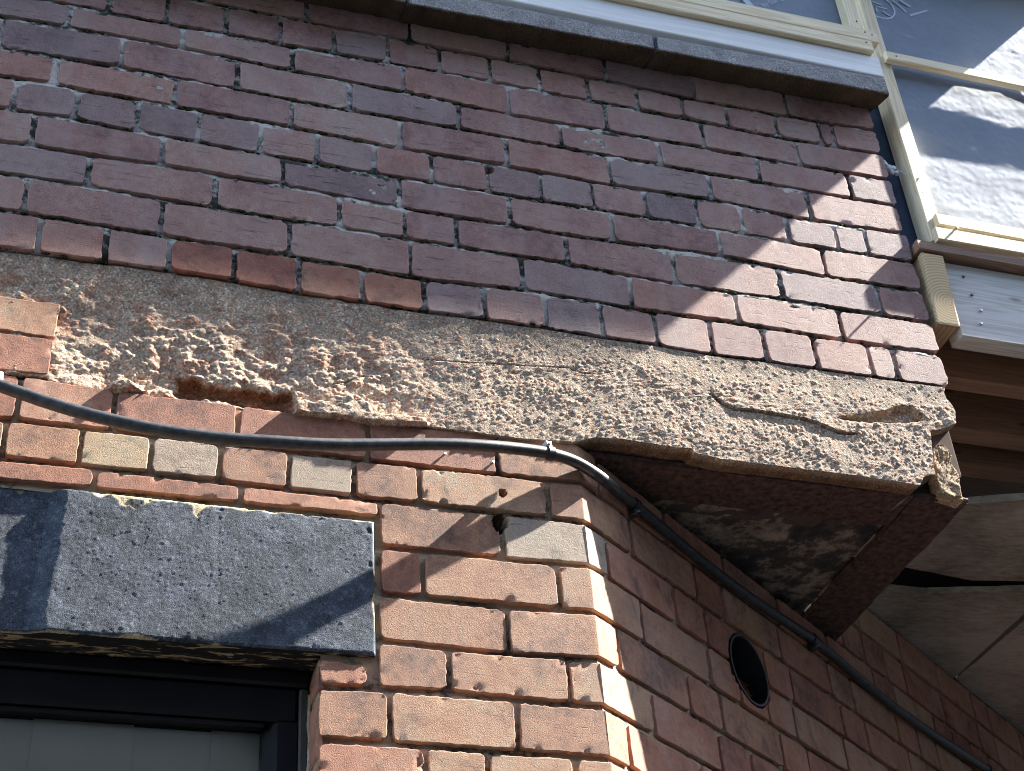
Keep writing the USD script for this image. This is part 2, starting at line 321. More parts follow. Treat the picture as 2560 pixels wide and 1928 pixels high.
SO 1.1998 -0.1651 1.3005 -0.1654 1.2991 -0.0907 1.1987 -0.0902
SO 1.3086 -0.1655 1.5220 -0.1666 1.5228 -0.0903 1.3080 -0.0916
SO 1.5327 -0.1665 1.7491 -0.1655 1.7509 -0.0921 1.5326 -0.0904
ST 1.7597 -0.1661 1.8654 -0.1653 1.8657 -0.0920 1.7584 -0.0914
SO 1.8740 -0.1653 1.9803 -0.1668 1.9791 -0.0920 1.8738 -0.0914
SO 1.9883 -0.1652 2.0937 -0.1653 2.0941 -0.0904 1.9888 -0.0911
ST 2.1030 -0.1649 2.3240 -0.1656 2.3226 -0.0903 2.1042 -0.0904
SO 2.3318 -0.1653 2.5455 -0.1659 2.5458 -0.0905 2.3327 -0.0918
SO 2.5548 -0.1668 2.7717 -0.1657 2.7725 -0.0914 2.5538 -0.0919
SO 0.1600 -0.2524 0.3712 -0.2506 0.3715 -0.1776 0.1602 -0.1770
SO 0.3795 -0.2515 0.4864 -0.2511 0.4868 -0.1764 0.3808 -0.1774
SO 0.4953 -0.2506 0.5974 -0.2516 0.5981 -0.1759 0.4955 -0.1770
ST 0.6073 -0.2509 0.8200 -0.2524 0.8195 -0.1765 0.6064 -0.1769
SO 0.8291 -0.2522 1.0435 -0.2520 1.0437 -0.1762 0.8287 -0.1775
SO 1.0528 -0.2516 1.1542 -0.2523 1.1543 -0.1776 1.0529 -0.1774
SO 1.1633 -0.2509 1.2694 -0.2523 1.2710 -0.1765 1.1623 -0.1765
ST 1.2797 -0.2514 1.4943 -0.2520 1.4929 -0.1778 1.2794 -0.1773
ST 1.5025 -0.2507 1.6068 -0.2513 1.6079 -0.1760 1.5032 -0.1777
SO 1.6165 -0.2511 1.7210 -0.2519 1.7218 -0.1761 1.6163 -0.1763
SO 1.7301 -0.2516 1.8379 -0.2516 1.8364 -0.1766 1.7308 -0.1778
SO 1.8471 -0.2506 1.9534 -0.2513 1.9541 -0.1777 1.8456 -0.1773
SO 1.9616 -0.2509 2.0668 -0.2514 2.0654 -0.1774 1.9629 -0.1776
SO 2.0747 -0.2522 2.1821 -0.2512 2.1826 -0.1773 2.0753 -0.1765
SO 2.1929 -0.2506 2.2987 -0.2507 2.2983 -0.1767 2.1916 -0.1772
SO 2.3076 -0.2515 2.5212 -0.2517 2.5212 -0.1777 2.3073 -0.1761
SO 2.5307 -0.2522 2.6316 -0.2511 2.6299 -0.1767 2.5302 -0.1776
SO 2.6405 -0.2517 2.8555 -0.2512 2.8571 -0.1764 2.6398 -0.1762
SO 0.0673 -0.3367 0.2857 -0.3379 0.2869 -0.2633 0.0666 -0.2635
SO 0.2960 -0.3366 0.3977 -0.3376 0.3982 -0.2634 0.2967 -0.2617
SO 0.4067 -0.3363 0.5074 -0.3368 0.5069 -0.2616 0.4067 -0.2622
SO 0.5164 -0.3365 0.6198 -0.3381 0.6213 -0.2621 0.5170 -0.2617
ST 0.6286 -0.3366 0.7308 -0.3368 0.7308 -0.2631 0.6293 -0.2621
SO 0.7394 -0.3372 0.9517 -0.3367 0.9525 -0.2619 0.7394 -0.2630
SO 0.9602 -0.3375 1.0607 -0.3376 1.0616 -0.2618 0.9610 -0.2617
SO 1.0704 -0.3366 1.2889 -0.3382 1.2875 -0.2625 1.0703 -0.2632
SO 1.2974 -0.3371 1.4003 -0.3364 1.4003 -0.2632 1.2969 -0.2627
ST 1.4089 -0.3377 1.5097 -0.3381 1.5094 -0.2618 1.4082 -0.2634
SO 1.5193 -0.3368 1.6211 -0.3377 1.6210 -0.2632 1.5179 -0.2634
ST 1.6300 -0.3371 1.7366 -0.3378 1.7377 -0.2618 1.6306 -0.2616
ST 1.7458 -0.3377 1.8456 -0.3366 1.8470 -0.2622 1.7468 -0.2625
SO 1.8547 -0.3363 1.9586 -0.3370 1.9590 -0.2634 1.8563 -0.2620
ST 1.9693 -0.3371 2.0744 -0.3378 2.0736 -0.2616 1.9683 -0.2634
ST 2.0836 -0.3367 2.1893 -0.3368 2.1886 -0.2619 2.0830 -0.2627
SO 2.1978 -0.3366 2.3054 -0.3368 2.3045 -0.2633 2.1986 -0.2628
SO 2.3136 -0.3377 2.4147 -0.3376 2.4149 -0.2634 2.3142 -0.2622
ST 2.4229 -0.3363 2.5279 -0.3374 2.5280 -0.2626 2.4233 -0.2618
SO 2.5379 -0.3370 2.6409 -0.3374 2.6414 -0.2618 2.5380 -0.2624
ST 2.6513 -0.3375 2.7553 -0.3379 2.7540 -0.2627 2.6504 -0.2620
ST 0.1595 -0.4222 0.3740 -0.4232 0.3743 -0.3488 0.1595 -0.3484
ST 0.3826 -0.4222 0.5990 -0.4228 0.5984 -0.3478 0.3828 -0.3482
SO 0.6065 -0.4226 0.8259 -0.4226 0.8247 -0.3472 0.6070 -0.3479
SO 0.8334 -0.4230 1.0541 -0.4219 1.0544 -0.3476 0.8343 -0.3481
SO 1.0619 -0.4227 1.2793 -0.4224 1.2785 -0.3483 1.0628 -0.3490
ST 1.2890 -0.4232 1.3928 -0.4228 1.3932 -0.3477 1.2889 -0.3480
ST 1.4030 -0.4223 1.5064 -0.4231 1.5059 -0.3477 1.4023 -0.3476
ST 1.5159 -0.4237 1.7280 -0.4226 1.7286 -0.3481 1.5164 -0.3475
ST 1.7383 -0.4239 1.8462 -0.4237 1.8453 -0.3476 1.7372 -0.3485
SO 1.8538 -0.4221 1.9627 -0.4226 1.9629 -0.3488 1.8539 -0.3479
SO 1.9705 -0.4237 2.0723 -0.4239 2.0721 -0.3479 1.9710 -0.3490
ST 2.0813 -0.4225 2.1840 -0.4224 2.1839 -0.3487 2.0825 -0.3489
ST 2.1924 -0.4221 2.2979 -0.4229 2.2977 -0.3478 2.1923 -0.3485
ST 2.3062 -0.4220 2.4081 -0.4230 2.4066 -0.3473 2.3069 -0.3485
ST 2.4166 -0.4232 2.5189 -0.4238 2.5188 -0.3475 2.4171 -0.3474
SO 2.5279 -0.4224 2.6324 -0.4227 2.6325 -0.3481 2.5271 -0.3478
ST 2.6416 -0.4227 2.7419 -0.4236 2.7430 -0.3490 2.6417 -0.3474
ST 2.7524 -0.4233 2.8572 -0.4220 2.8565 -0.3481 2.7512 -0.3485
ST 0.0668 -0.5081 0.2812 -0.5095 0.2821 -0.4332 0.0666 -0.4335
SO 0.2910 -0.5085 0.5080 -0.5086 0.5064 -0.4343 0.2894 -0.4330
SO 0.5167 -0.5095 0.7340 -0.5094 0.7353 -0.4340 0.5156 -0.4343
SO 0.7442 -0.5094 0.8492 -0.5095 0.8492 -0.4340 0.7431 -0.4331
ST 0.8565 -0.5080 0.9621 -0.5094 0.9623 -0.4340 0.8575 -0.4339
ST 0.9724 -0.5082 1.1859 -0.5080 1.1849 -0.4345 0.9706 -0.4344
SO 1.1940 -0.5081 1.4145 -0.5080 1.4129 -0.4348 1.1944 -0.4345
SO 1.4225 -0.5095 1.5310 -0.5088 1.5304 -0.4345 1.4233 -0.4344
SO 1.5390 -0.5092 1.6443 -0.5080 1.6441 -0.4347 1.5394 -0.4341
SO 1.6549 -0.5094 1.8693 -0.5088 1.8691 -0.4331 1.6547 -0.4343
SO 1.8784 -0.5090 1.9819 -0.5082 1.9816 -0.4344 1.8780 -0.4331
ST 1.9907 -0.5088 2.0992 -0.5086 2.0996 -0.4337 1.9919 -0.4332
SO 2.1069 -0.5078 2.2148 -0.5084 2.2145 -0.4340 2.1071 -0.4340
ST 2.2243 -0.5079 2.4414 -0.5082 2.4415 -0.4331 2.2231 -0.4343
SO 2.4505 -0.5085 2.5519 -0.5078 2.5527 -0.4330 2.4515 -0.4338
SO 2.5619 -0.5095 2.7776 -0.5092 2.7765 -0.4348 2.5617 -0.4349
ST 0.1596 -0.5940 0.3729 -0.5934 0.3733 -0.5195 0.1595 -0.5196
SO 0.3832 -0.5943 0.5986 -0.5952 0.5990 -0.5188 0.3828 -0.5202
SO 0.6065 -0.5940 0.7144 -0.5937 0.7149 -0.5199 0.6064 -0.5190
ST 0.7226 -0.5941 0.9418 -0.5946 0.9402 -0.5194 0.7241 -0.5195
ST 0.9503 -0.5950 1.1653 -0.5943 1.1660 -0.5187 0.9502 -0.5204
SO 1.1756 -0.5946 1.2756 -0.5940 1.2761 -0.5188 1.1750 -0.5187
SO 1.2853 -0.5945 1.4973 -0.5940 1.4967 -0.5199 1.2844 -0.5186
SO 1.5070 -0.5939 1.6081 -0.5942 1.6084 -0.5201 1.5062 -0.5202
SO 1.6159 -0.5933 1.7176 -0.5938 1.7194 -0.5206 1.6161 -0.5197
SO 1.7273 -0.5947 1.8344 -0.5937 1.8356 -0.5193 1.7267 -0.5190
SO 1.8438 -0.5950 2.0575 -0.5949 2.0584 -0.5199 1.8447 -0.5192
SO 2.0662 -0.5936 2.2814 -0.5943 2.2816 -0.5189 2.0661 -0.5187
SO 2.2901 -0.5941 2.5085 -0.5937 2.5084 -0.5193 2.2904 -0.5197
ST 2.5162 -0.5934 2.7344 -0.5950 2.7338 -0.5195 2.5164 -0.5188
SO 2.7429 -0.5937 2.9622 -0.5936 2.9621 -0.5204 2.7430 -0.5186
SO 0.9478 0.2520 1.0518 0.2520 1.0518 0.3325 0.9478 0.3325
ST 1.0608 0.2520 1.1648 0.2520 1.1648 0.3325 1.0608 0.3325
SO 1.1738 0.2520 1.2778 0.2520 1.2778 0.3325 1.1738 0.3325
SO 1.2868 0.2520 1.3908 0.2520 1.3908 0.3325 1.2868 0.3325
SO 1.3998 0.2520 1.6158 0.2520 1.6158 0.3325 1.3998 0.3325
SO 1.6248 0.2520 1.8408 0.2520 1.8408 0.3325 1.6248 0.3325
SO 1.8498 0.2520 1.9538 0.2520 1.9538 0.3325 1.8498 0.3325
ST 1.9628 0.2520 2.1788 0.2520 2.1788 0.3325 1.9628 0.3325
SO 2.1878 0.2520 2.2918 0.2520 2.2918 0.3325 2.1878 0.3325
SO 2.3008 0.2520 2.5168 0.2520 2.5168 0.3325 2.3008 0.3325
ST 2.5258 0.2520 2.7418 0.2520 2.7418 0.3325 2.5258 0.3325
SO 2.7508 0.2520 2.9668 0.2520 2.9668 0.3325 2.7508 0.3325
ST 0.9597 0.3435 1.1757 0.3435 1.1757 0.4230 0.9597 0.4230
ST 1.1847 0.3435 1.4007 0.3435 1.4007 0.4230 1.1847 0.4230
SO 1.4097 0.3435 1.6257 0.3435 1.6257 0.4230 1.4097 0.4230
SO 1.6347 0.3435 1.8507 0.3435 1.8507 0.4230 1.6347 0.4230
SO 1.8597 0.3435 1.9637 0.3435 1.9637 0.4230 1.8597 0.4230
SO 1.9727 0.3435 2.1887 0.3435 2.1887 0.4230 1.9727 0.4230
SO 2.1977 0.3435 2.3017 0.3435 2.3017 0.4230 2.1977 0.4230
ST 2.3107 0.3435 2.5267 0.3435 2.5267 0.4230 2.3107 0.4230
SO 2.5357 0.3435 2.7517 0.3435 2.7517 0.4230 2.5357 0.4230
"""
UPPER_BEDS = {0: [(-1.450, 0.5064), (-1.014, 0.5064), (-0.950, 0.5082), (-0.841, 0.5095), (-0.733, 0.5121), (-0.620, 0.5100), (-0.506, 0.5051), (-0.390, 0.5041), (-0.277, 0.5018), (-0.160, 0.5039), (-0.045, 0.5049), (0.068, 0.5013), (0.183, 0.5016), (0.295, 0.4970), (0.410, 0.5003), (0.641, 0.5001), (0.815, 0.5025), (0.818, 0.5025)], 1: [(-1.450, 0.5911), (-1.024, 0.5911), (-0.978, 0.5895), (-0.755, 0.5863), (-0.529, 0.5858), (-0.294, 0.5771), (-0.081, 0.5880), (0.140, 0.5824), (0.361, 0.5856), (0.593, 0.5829), (0.818, 0.5856)], 2: [(-1.450, 0.6749), (-1.035, 0.6749), (-0.888, 0.6765), (-0.665, 0.6732), (-0.439, 0.6727), (-0.208, 0.6710), (0.015, 0.6743), (0.239, 0.6631), (0.472, 0.6670), (0.820, 0.6678)], 3: [(-1.450, 0.7519), (-1.045, 0.7519), (-0.992, 0.7542), (-0.764, 0.7582), (-0.542, 0.7590), (-0.318, 0.7489), (-0.096, 0.7494), (0.118, 0.7509), (0.358, 0.7605), (0.584, 0.7497), (0.818, 0.7543)], 4: [(-1.450, 0.8333), (-1.055, 0.8333), (-0.924, 0.8407), (-0.814, 0.8334), (-0.700, 0.8332), (-0.584, 0.8306), (-0.362, 0.8279), (-0.029, 0.8319), (0.200, 0.8345), (0.417, 0.8329), (0.628, 0.8327), (0.819, 0.8367)], 5: [(-1.450, 0.9153), (-1.065, 0.9153), (-0.973, 0.9199), (-0.751, 0.9174), (-0.530, 0.9170), (-0.308, 0.9099), (-0.092, 0.9128), (0.128, 0.9104), (0.357, 0.9194), (0.582, 0.9094), (0.819, 0.9168)], 6: [(-1.450, 0.9934), (-1.075, 0.9934), (-0.978, 0.9930), (-0.855, 0.9992), (-0.637, 0.9950), (-0.414, 0.9927), (-0.187, 0.9973), (0.033, 0.9964), (0.251, 0.9953), (0.483, 0.9980), (0.819, 0.9994)], 7: [(-1.450, 1.0783), (-1.086, 1.0783), (-0.963, 1.0834), (-0.746, 1.0832), (-0.526, 1.0788), (-0.301, 1.0760), (-0.079, 1.0652), (0.138, 1.0704), (0.361, 1.0752), (0.587, 1.0736), (0.818, 1.0816)], 8: [(-1.450, 1.1477), (-0.957, 1.1477), (-0.744, 1.1473), (-0.524, 1.1505), (-0.218, 1.1571), (-0.004, 1.1564), (0.219, 1.1555), (0.327, 1.1575), (0.554, 1.1520), (0.816, 1.1608), (0.818, 1.1608)], 9: [(-1.450, 1.2336), (-0.722, 1.2336), (-0.286, 1.2349), (-0.067, 1.2339), (0.156, 1.2318), (0.294, 1.2239), (0.588, 1.2283), (0.817, 1.2376), (0.818, 1.2376)], 10: [(-1.450, 1.3352), (-0.728, 1.3352), (-0.284, 1.3148), (-0.057, 1.2985), (0.280, 1.3082), (0.814, 1.3091), (0.818, 1.3091)]}
LOWER_BEDS = {'YZ': [(-1.018, 0.1612), (-0.970, 0.1596), (-0.850, 0.1599), (-0.738, 0.1623), (-0.440, 0.1622), (-0.295, 0.1642), (-0.153, 0.1617), (-0.061, 0.1656), (0.000, 0.1688)], 'Ytop': [(-1.029, 0.2461), (-0.917, 0.2470), (-0.801, 0.2425), (-0.602, 0.2418), (-0.506, 0.2448), (-0.373, 0.2409), (-0.269, 0.2485), (-0.151, 0.2462), (-0.002, 0.2523)], 'ZA': [(-1.007, 0.0839), (-0.960, 0.0860), (-0.853, 0.0873), (-0.743, 0.0887), (-0.635, 0.0872), (-0.519, 0.0871), (-0.408, 0.0859), (-0.297, 0.0868), (-0.146, 0.0870), (-0.065, 0.0873), (0.002, 0.0858)], 'A0b': [(-1.001, 0.0420), (-0.955, 0.0438), (-0.819, 0.0462), (-0.591, 0.0487), (-0.393, 0.0498), (-0.363, 0.0497)], 'AB': [(-0.359, -0.0031), (-0.264, -0.0032), (-0.158, -0.0020), (-0.081, -0.0041), (-0.001, 0.0034)], 'BC': [(-0.363, -0.0894), (-0.291, -0.0893), (-0.158, -0.0935), (-0.063, -0.0880), (0.000, -0.0866)], 'CD': [(-0.364, -0.1730), (-0.251, -0.1754), (-0.150, -0.1791), (-0.000, -0.1716)], 'DE': [(-0.469, -0.2596), (-0.366, -0.2551), (-0.255, -0.2521), (-0.152, -0.2553), (-0.061, -0.2563), (-0.001, -0.2573)], 'EF': [(-0.468, -0.3435), (-0.438, -0.3433), (-0.352, -0.3423), (-0.161, -0.3433), (-0.005, -0.3439)], 'FG': [(-0.467, -0.4282), (-0.007, -0.4296)], 'GH': [(-0.466, -0.5075), (-0.010, -0.5129)]}
BEAM_BOTTOM = [(-1.0724, 0.2505), (-0.9072, 0.2519), (-0.9050, 0.2462), (-0.8742, 0.2446), (-0.8382, 0.2437), (-0.8175, 0.2437), (-0.8014, 0.2373), (-0.7598, 0.2396), (-0.7415, 0.2408), (-0.7235, 0.2470), (-0.6993, 0.2424), (-0.6699, 0.2404), (-0.6026, 0.2397), (-0.5344, 0.2411), (-0.5053, 0.2371), (-0.4790, 0.2370), (-0.4249, 0.2374), (-0.4231, 0.2393), (-0.3740, 0.2347), (-0.3225, 0.2407), (-0.2762, 0.2459), (-0.2237, 0.2450), (-0.1529, 0.2422), (-0.0930, 0.2432), (-0.0473, 0.2463), (-0.0075, 0.2478), (0.0180, 0.2575), (0.0373, 0.2639), (0.0938, 0.2667), (0.1408, 0.2645), (0.1861, 0.2620), (0.2223, 0.2653), (0.2238, 0.2565), (0.2743, 0.2492), (0.3760, 0.2506), (0.4761, 0.2509), (0.5781, 0.2507), (0.6846, 0.2465)]
BEAM_TOP = [(-1.4500, 0.5024), (-1.0137, 0.5024), (-0.9498, 0.5042), (-0.8414, 0.5055), (-0.7333, 0.5081), (-0.6196, 0.5060), (-0.5063, 0.5011), (-0.3895, 0.5001), (-0.2774, 0.4978), (-0.1595, 0.4999), (-0.0453, 0.5009), (0.0677, 0.4973), (0.1833, 0.4976), (0.2954, 0.4930), (0.4096, 0.4963), (0.6407, 0.4961), (0.8146, 0.4985), (0.8175, 0.4985)]
CRACK = [(0.2777, 0.3980), (0.3011, 0.3769), (0.3301, 0.3699), (0.3674, 0.3719), (0.3943, 0.3710), (0.4214, 0.3705), (0.4485, 0.3689), (0.4756, 0.3672), (0.4985, 0.3611), (0.5309, 0.3506), (0.5548, 0.3484), (0.5780, 0.3511)]
HOLLOW = [(0.5412, 0.3829), (0.5751, 0.3938), (0.6325, 0.4123), (0.6716, 0.4262), (0.6928, 0.4394), (0.7172, 0.4351), (0.7293, 0.4251), (0.7468, 0.4079), (0.6996, 0.3930), (0.6260, 0.3839), (0.5721, 0.3798)]
CRACK_B = [(-0.4408, 0.3120), (-0.4121, 0.3237), (-0.3860, 0.3404), (-0.3540, 0.3385)]
CRACK_C = [(-0.2773, 0.3939), (-0.2532, 0.3943), (-0.1986, 0.3960), (-0.1431, 0.4034), (-0.0964, 0.4056), (-0.0013, 0.4157), (0.0265, 0.4071), (0.0589, 0.4105), (0.0857, 0.4206)]
HOLLOW_B = [(-0.7012, 0.2855), (-0.6716, 0.2869), (-0.6168, 0.2786), (-0.5731, 0.2821), (-0.5120, 0.2849), (-0.5057, 0.2447), (-0.5471, 0.2434), (-0.6154, 0.2448), (-0.6825, 0.2427), (-0.7072, 0.2540)]
NIB = [(-0.5058, 0.2626), (-0.4541, 0.2672), (-0.4401, 0.2815), (-0.3931, 0.2906), (-0.3992, 0.2896), (-0.3765, 0.2740), (-0.3709, 0.2575), (-0.2815, 0.2607), (-0.2762, 0.2459), (-0.3740, 0.2347), (-0.4231, 0.2393), (-0.5053, 0.2371)]
FRAGMENT = [(0.7483, 0.3525), (0.7600, 0.3588), (0.7751, 0.3610), (0.7841, 0.3514), (0.7848, 0.3377), (0.7790, 0.3185), (0.7885, 0.3031), (0.7922, 0.2899), (0.7849, 0.2709), (0.7846, 0.2412), (0.7844, 0.2352), (0.7684, 0.2391), (0.7510, 0.2427), (0.7394, 0.2471), (0.7379, 0.2737), (0.7397, 0.3024), (0.7428, 0.3256)]
LUMP = [(-0.8173, 0.2421), (-0.8037, 0.2644), (-0.7778, 0.2686), (-0.7638, 0.2574), (-0.7425, 0.2541), (-0.7415, 0.2408), (-0.7755, 0.2394), (-0.8014, 0.2373)]
CABLE = [(-1.0741, -0.0260, 0.2191), (-1.0140, -0.0210, 0.2169), (-0.9764, -0.0225, 0.2060), (-0.8534, -0.0400, 0.1616), (-0.7272, -0.0560, 0.1351), (-0.6022, -0.0640, 0.1277), (-0.4540, -0.0660, 0.1382), (-0.3100, -0.0600, 0.1637), (-0.1638, -0.0475, 0.1883), (-0.1058, -0.0360, 0.1977), (-0.0547, -0.0255, 0.2019), (-0.0050, -0.0130, 0.1978), (0.0267, -0.0045, 0.1875), (0.0840, 0.0420, 0.1905), (0.1490, 0.0923, 0.1879), (0.2152, 0.1417, 0.1832), (0.2951, 0.2011, 0.1757), (0.4297, 0.3009, 0.1723), (0.5771, 0.4094, 0.1786), (0.6998, 0.4997, 0.1849), (0.7956, 0.5703, 0.1793), (0.9497, 0.6831, 0.1655), (1.1194, 0.8068, 0.1622), (1.3128, 0.9505, 0.1740), (1.4601, 1.0602, 0.1839), (1.6601, 1.2074, 0.1929)]
PHI = 0.63466                    # angle of the splayed wall to the street wall
SPLAY = np.array([math.cos(PHI), math.sin(PHI), 0.0])
SPLAY_IN = np.array([-math.sin(PHI), math.cos(PHI), 0.0])
UPPER_Y = -0.008
UPPER_END = 0.8175

rng = np.random.default_rng(7)
rnd = random.Random(7)
used = {}


def numbered(parent, name):
    n = used.get((parent, name), 0)
    used[(parent, name)] = n + 1
    return f"{parent}/{name}" if n == 0 else f"{parent}/{name}_{n:03d}"


def tag(prim, label=None, category=None, group=None, kind=None):
    for k, v in (("label", label), ("category", category), ("group", group), ("kind", kind)):
        if v:
            prim.SetCustomDataByKey(k, v)
    return prim


def lifted(mesh, smooth=False):
    v, f, n = meshkit.arrays(mesh, False)
    return np.array(v) + [0, 0, LIFT], f


def thing(name, label, category, group=None, kind=None):
    x = UsdGeom.Xform.Define(stage, numbered("/World", name))
    tag(x.GetPrim(), label, category, group, kind)
    return str(x.GetPath())


def part(parent, name, mesh, look, smooth=False, colour=None):
    path = numbered(parent, name)
    v, f = lifted(mesh)
    m = usdkit.mesh(stage, path, (v, f), look, smooth=smooth)
    if colour is not None:
        UsdGeom.PrimvarsAPI(m).CreatePrimvar("Cd", Sdf.ValueTypeNames.Color3fArray, "vertex").Set(Vt.Vec3fArray.FromNumpy(np.asarray(colour, np.float32)))
    return path


def single(name, mesh, look, label, category, group=None, kind=None, smooth=False, colour=None):
    path = part("/World", name, mesh, look, smooth, colour)
    tag(stage.GetPrimAtPath(path), label, category, group, kind)
    return path


# ------------------------------------------------------------------ shapes
def box(x0, x1, y0, y1, z0, z1, bevel=0.002, wobble=0.0):
    lo, hi = np.array([x0, y0, z0]), np.array([x1, y1, z1])
    b = min(bevel, 0.45 * float((hi - lo).min()))
    pts = []
    for c in np.ndindex(2, 2, 2):
        p = np.where(np.array(c) == 0, lo, hi)
        s = np.where(np.array(c) == 0, 1, -1)
        for k in range(3):
            q = p + s * b
            q[k] = p[k]
            pts.append(q)
    pts = np.array(pts)
    if wobble:
        pts = pts + rng.uniform(-wobble, wobble, pts.shape)
    return trimesh.convex.convex_hull(pts)


def plank(x0, x1, y0, y1, z0, z1, axis=0, bend=0.002, bevel=0.002):
    """A sawn timber: chamfered section swept along its axis in steps, very slightly crooked."""
    lo, hi = [x0, y0, z0], [x1, y1, z1]
    o = [k for k in range(3) if k != axis]
    a0, a1, b0, b1 = lo[o[0]], hi[o[0]], lo[o[1]], hi[o[1]]
    c = min(bevel, 0.3 * min(a1 - a0, b1 - b0))
    ring = np.array([(a0 + c, b0), (a1 - c, b0), (a1, b0 + c), (a1, b1 - c), (a1 - c, b1), (a0 + c, b1), (a0, b1 - c), (a0, b0 + c)])
    n = max(2, int((hi[axis] - lo[axis]) / 0.06) + 1)
    s = rng.uniform(0, 99)
    v, f = [], []
    for i in range(n + 1):
        t = lo[axis] + (hi[axis] - lo[axis]) * i / n
        d = [(meshkit.noise(np.array([t * 2.5, s, 0.0])) - 0.5) * 2 * bend, (meshkit.noise(np.array([t * 2.5, s, 9.0])) - 0.5) * 2 * bend]
        for a, b in ring:
            p = [0, 0, 0]
            p[axis], p[o[0]], p[o[1]] = t, a + d[0] * 0.3, b + d[1]
            v.append(p)
    for i in range(n):
        for k in range(8):
            q = [i * 8 + k, i * 8 + (k + 1) % 8, (i + 1) * 8 + (k + 1) % 8, (i + 1) * 8 + k]
            f += [[q[0], q[1], q[2]], [q[0], q[2], q[3]]]
    for k in range(1, 7):
        f.append([0, k + 1, k])
        e = n * 8
        f.append([e, e + k, e + k + 1])
    m = trimesh.Trimesh(np.array(v, float), np.array(f), process=False)
    m.fix_normals()
    return m


def tube(points, r, sides=16, closed_ends=True):
    P = np.asarray(points, float)
    T = np.gradient(P, axis=0)
    T /= np.linalg.norm(T, axis=1)[:, None]
    up = np.array([0.0, -1.0, 0.2])
    v, f = [], []
    for p, t in zip(P, T):
        a = np.cross(t, up)
        a /= np.linalg.norm(a)
        b = np.cross(a, t)
        up = b
        for k in range(sides):
            w = 2 * math.pi * k / sides
            v.append(p + r * (math.cos(w) * a + math.sin(w) * b))
    n = len(P)
    for i in range(n - 1):
        for k in range(sides):
            a, b = i * sides + k, i * sides + (k + 1) % sides
            f += [[a, b, b + sides], [a, b + sides, a + sides]]
    if closed_ends:
        for e, flip in ((0, 1), ((n - 1) * sides, 0)):
            for k in range(1, sides - 1):
                f.append([e, e + k, e + k + 1] if not flip else [e, e + k + 1, e + k])
    m = trimesh.Trimesh(np.array(v), np.array(f), process=False)
    m.fix_normals()
    return m


def spline(points, step=0.01):
    from scipy.interpolate import PchipInterpolator, CubicSpline
    P = np.asarray(points, float)
    s = np.r_[0, np.cumsum(np.linalg.norm(np.diff(P, axis=0), axis=1))]
    return CubicSpline(s, P)(np.linspace(0, s[-1], int(s[-1] / step) + 1)), s


def grid_faces(nu, nv, flip=False):
    i, j = np.meshgrid(np.arange(nu - 1), np.arange(nv - 1), indexing="ij")
    a = (i * nv + j).ravel()
    q = np.stack([a, a + nv, a + nv + 1, a + 1], 1)
    if flip:
        q = q[:, ::-1]
    return np.vstack([q[:, [0, 1, 2]], q[:, [0, 2, 3]]])


def fb(p, scale, seed=0, octaves=4):
    return (meshkit.fbm(np.asarray(p) * scale, octaves, seed) - 0.5) * 2


def smooth01(x, a, b):
    t = np.clip((x - a) / (b - a), 0, 1)
    return t * t * (3 - 2 * t)


def on_wall(wall, s, z, d):
    """Points of a wall: s along it, z up, d into it. The lower wall turns the corner at s = 0."""
    s, z, d = np.broadcast_arrays(s, z, d)
    if wall == "U":
        return np.stack([s, UPPER_Y + d, z], -1)
    front = np.stack([s, d, z], -1)
    back = s[..., None] * SPLAY + d[..., None] * SPLAY_IN + z[..., None] * np.array([0, 0, 1.0])
    if wall == "S":
        return back
    at0 = np.stack([-d * math.tan(PHI / 2), d, z], -1)
    out = np.where((s < 0)[..., None], front, back)
    return np.where((np.abs(s) < 1e-9)[..., None], at0, out)


HOLES = {"U": [(-0.127, 0.8972, 0.0095, 0.011, 0.05)],
         "L": [(-0.1448, 0.1263, 0.0065, 0.0075, 0.04), (-0.1519, 0.0715, 0.013, 0.0225, 0.05)],
         "S": [(0.5467, 0.0062, 0.0745, 0.0745, 0.26)]}


def with_holes(wall, s, z, d):
    for hs, hz, rs, rz, depth in HOLES[wall]:
        w = 0.12 if wall != "S" else 0.0
        p = np.stack([s, z, np.zeros_like(s)], -1)
        r = np.hypot((s - hs) / rs, (z - hz) / rz) + (w * 2 * fb(p, 90, 3, 2) if w else 0)
        d = np.where(r < 1.0, np.maximum(d, depth * np.sqrt(np.clip(1 - r ** 4, 0, 1)) if wall != "S" else depth), d)
    return d


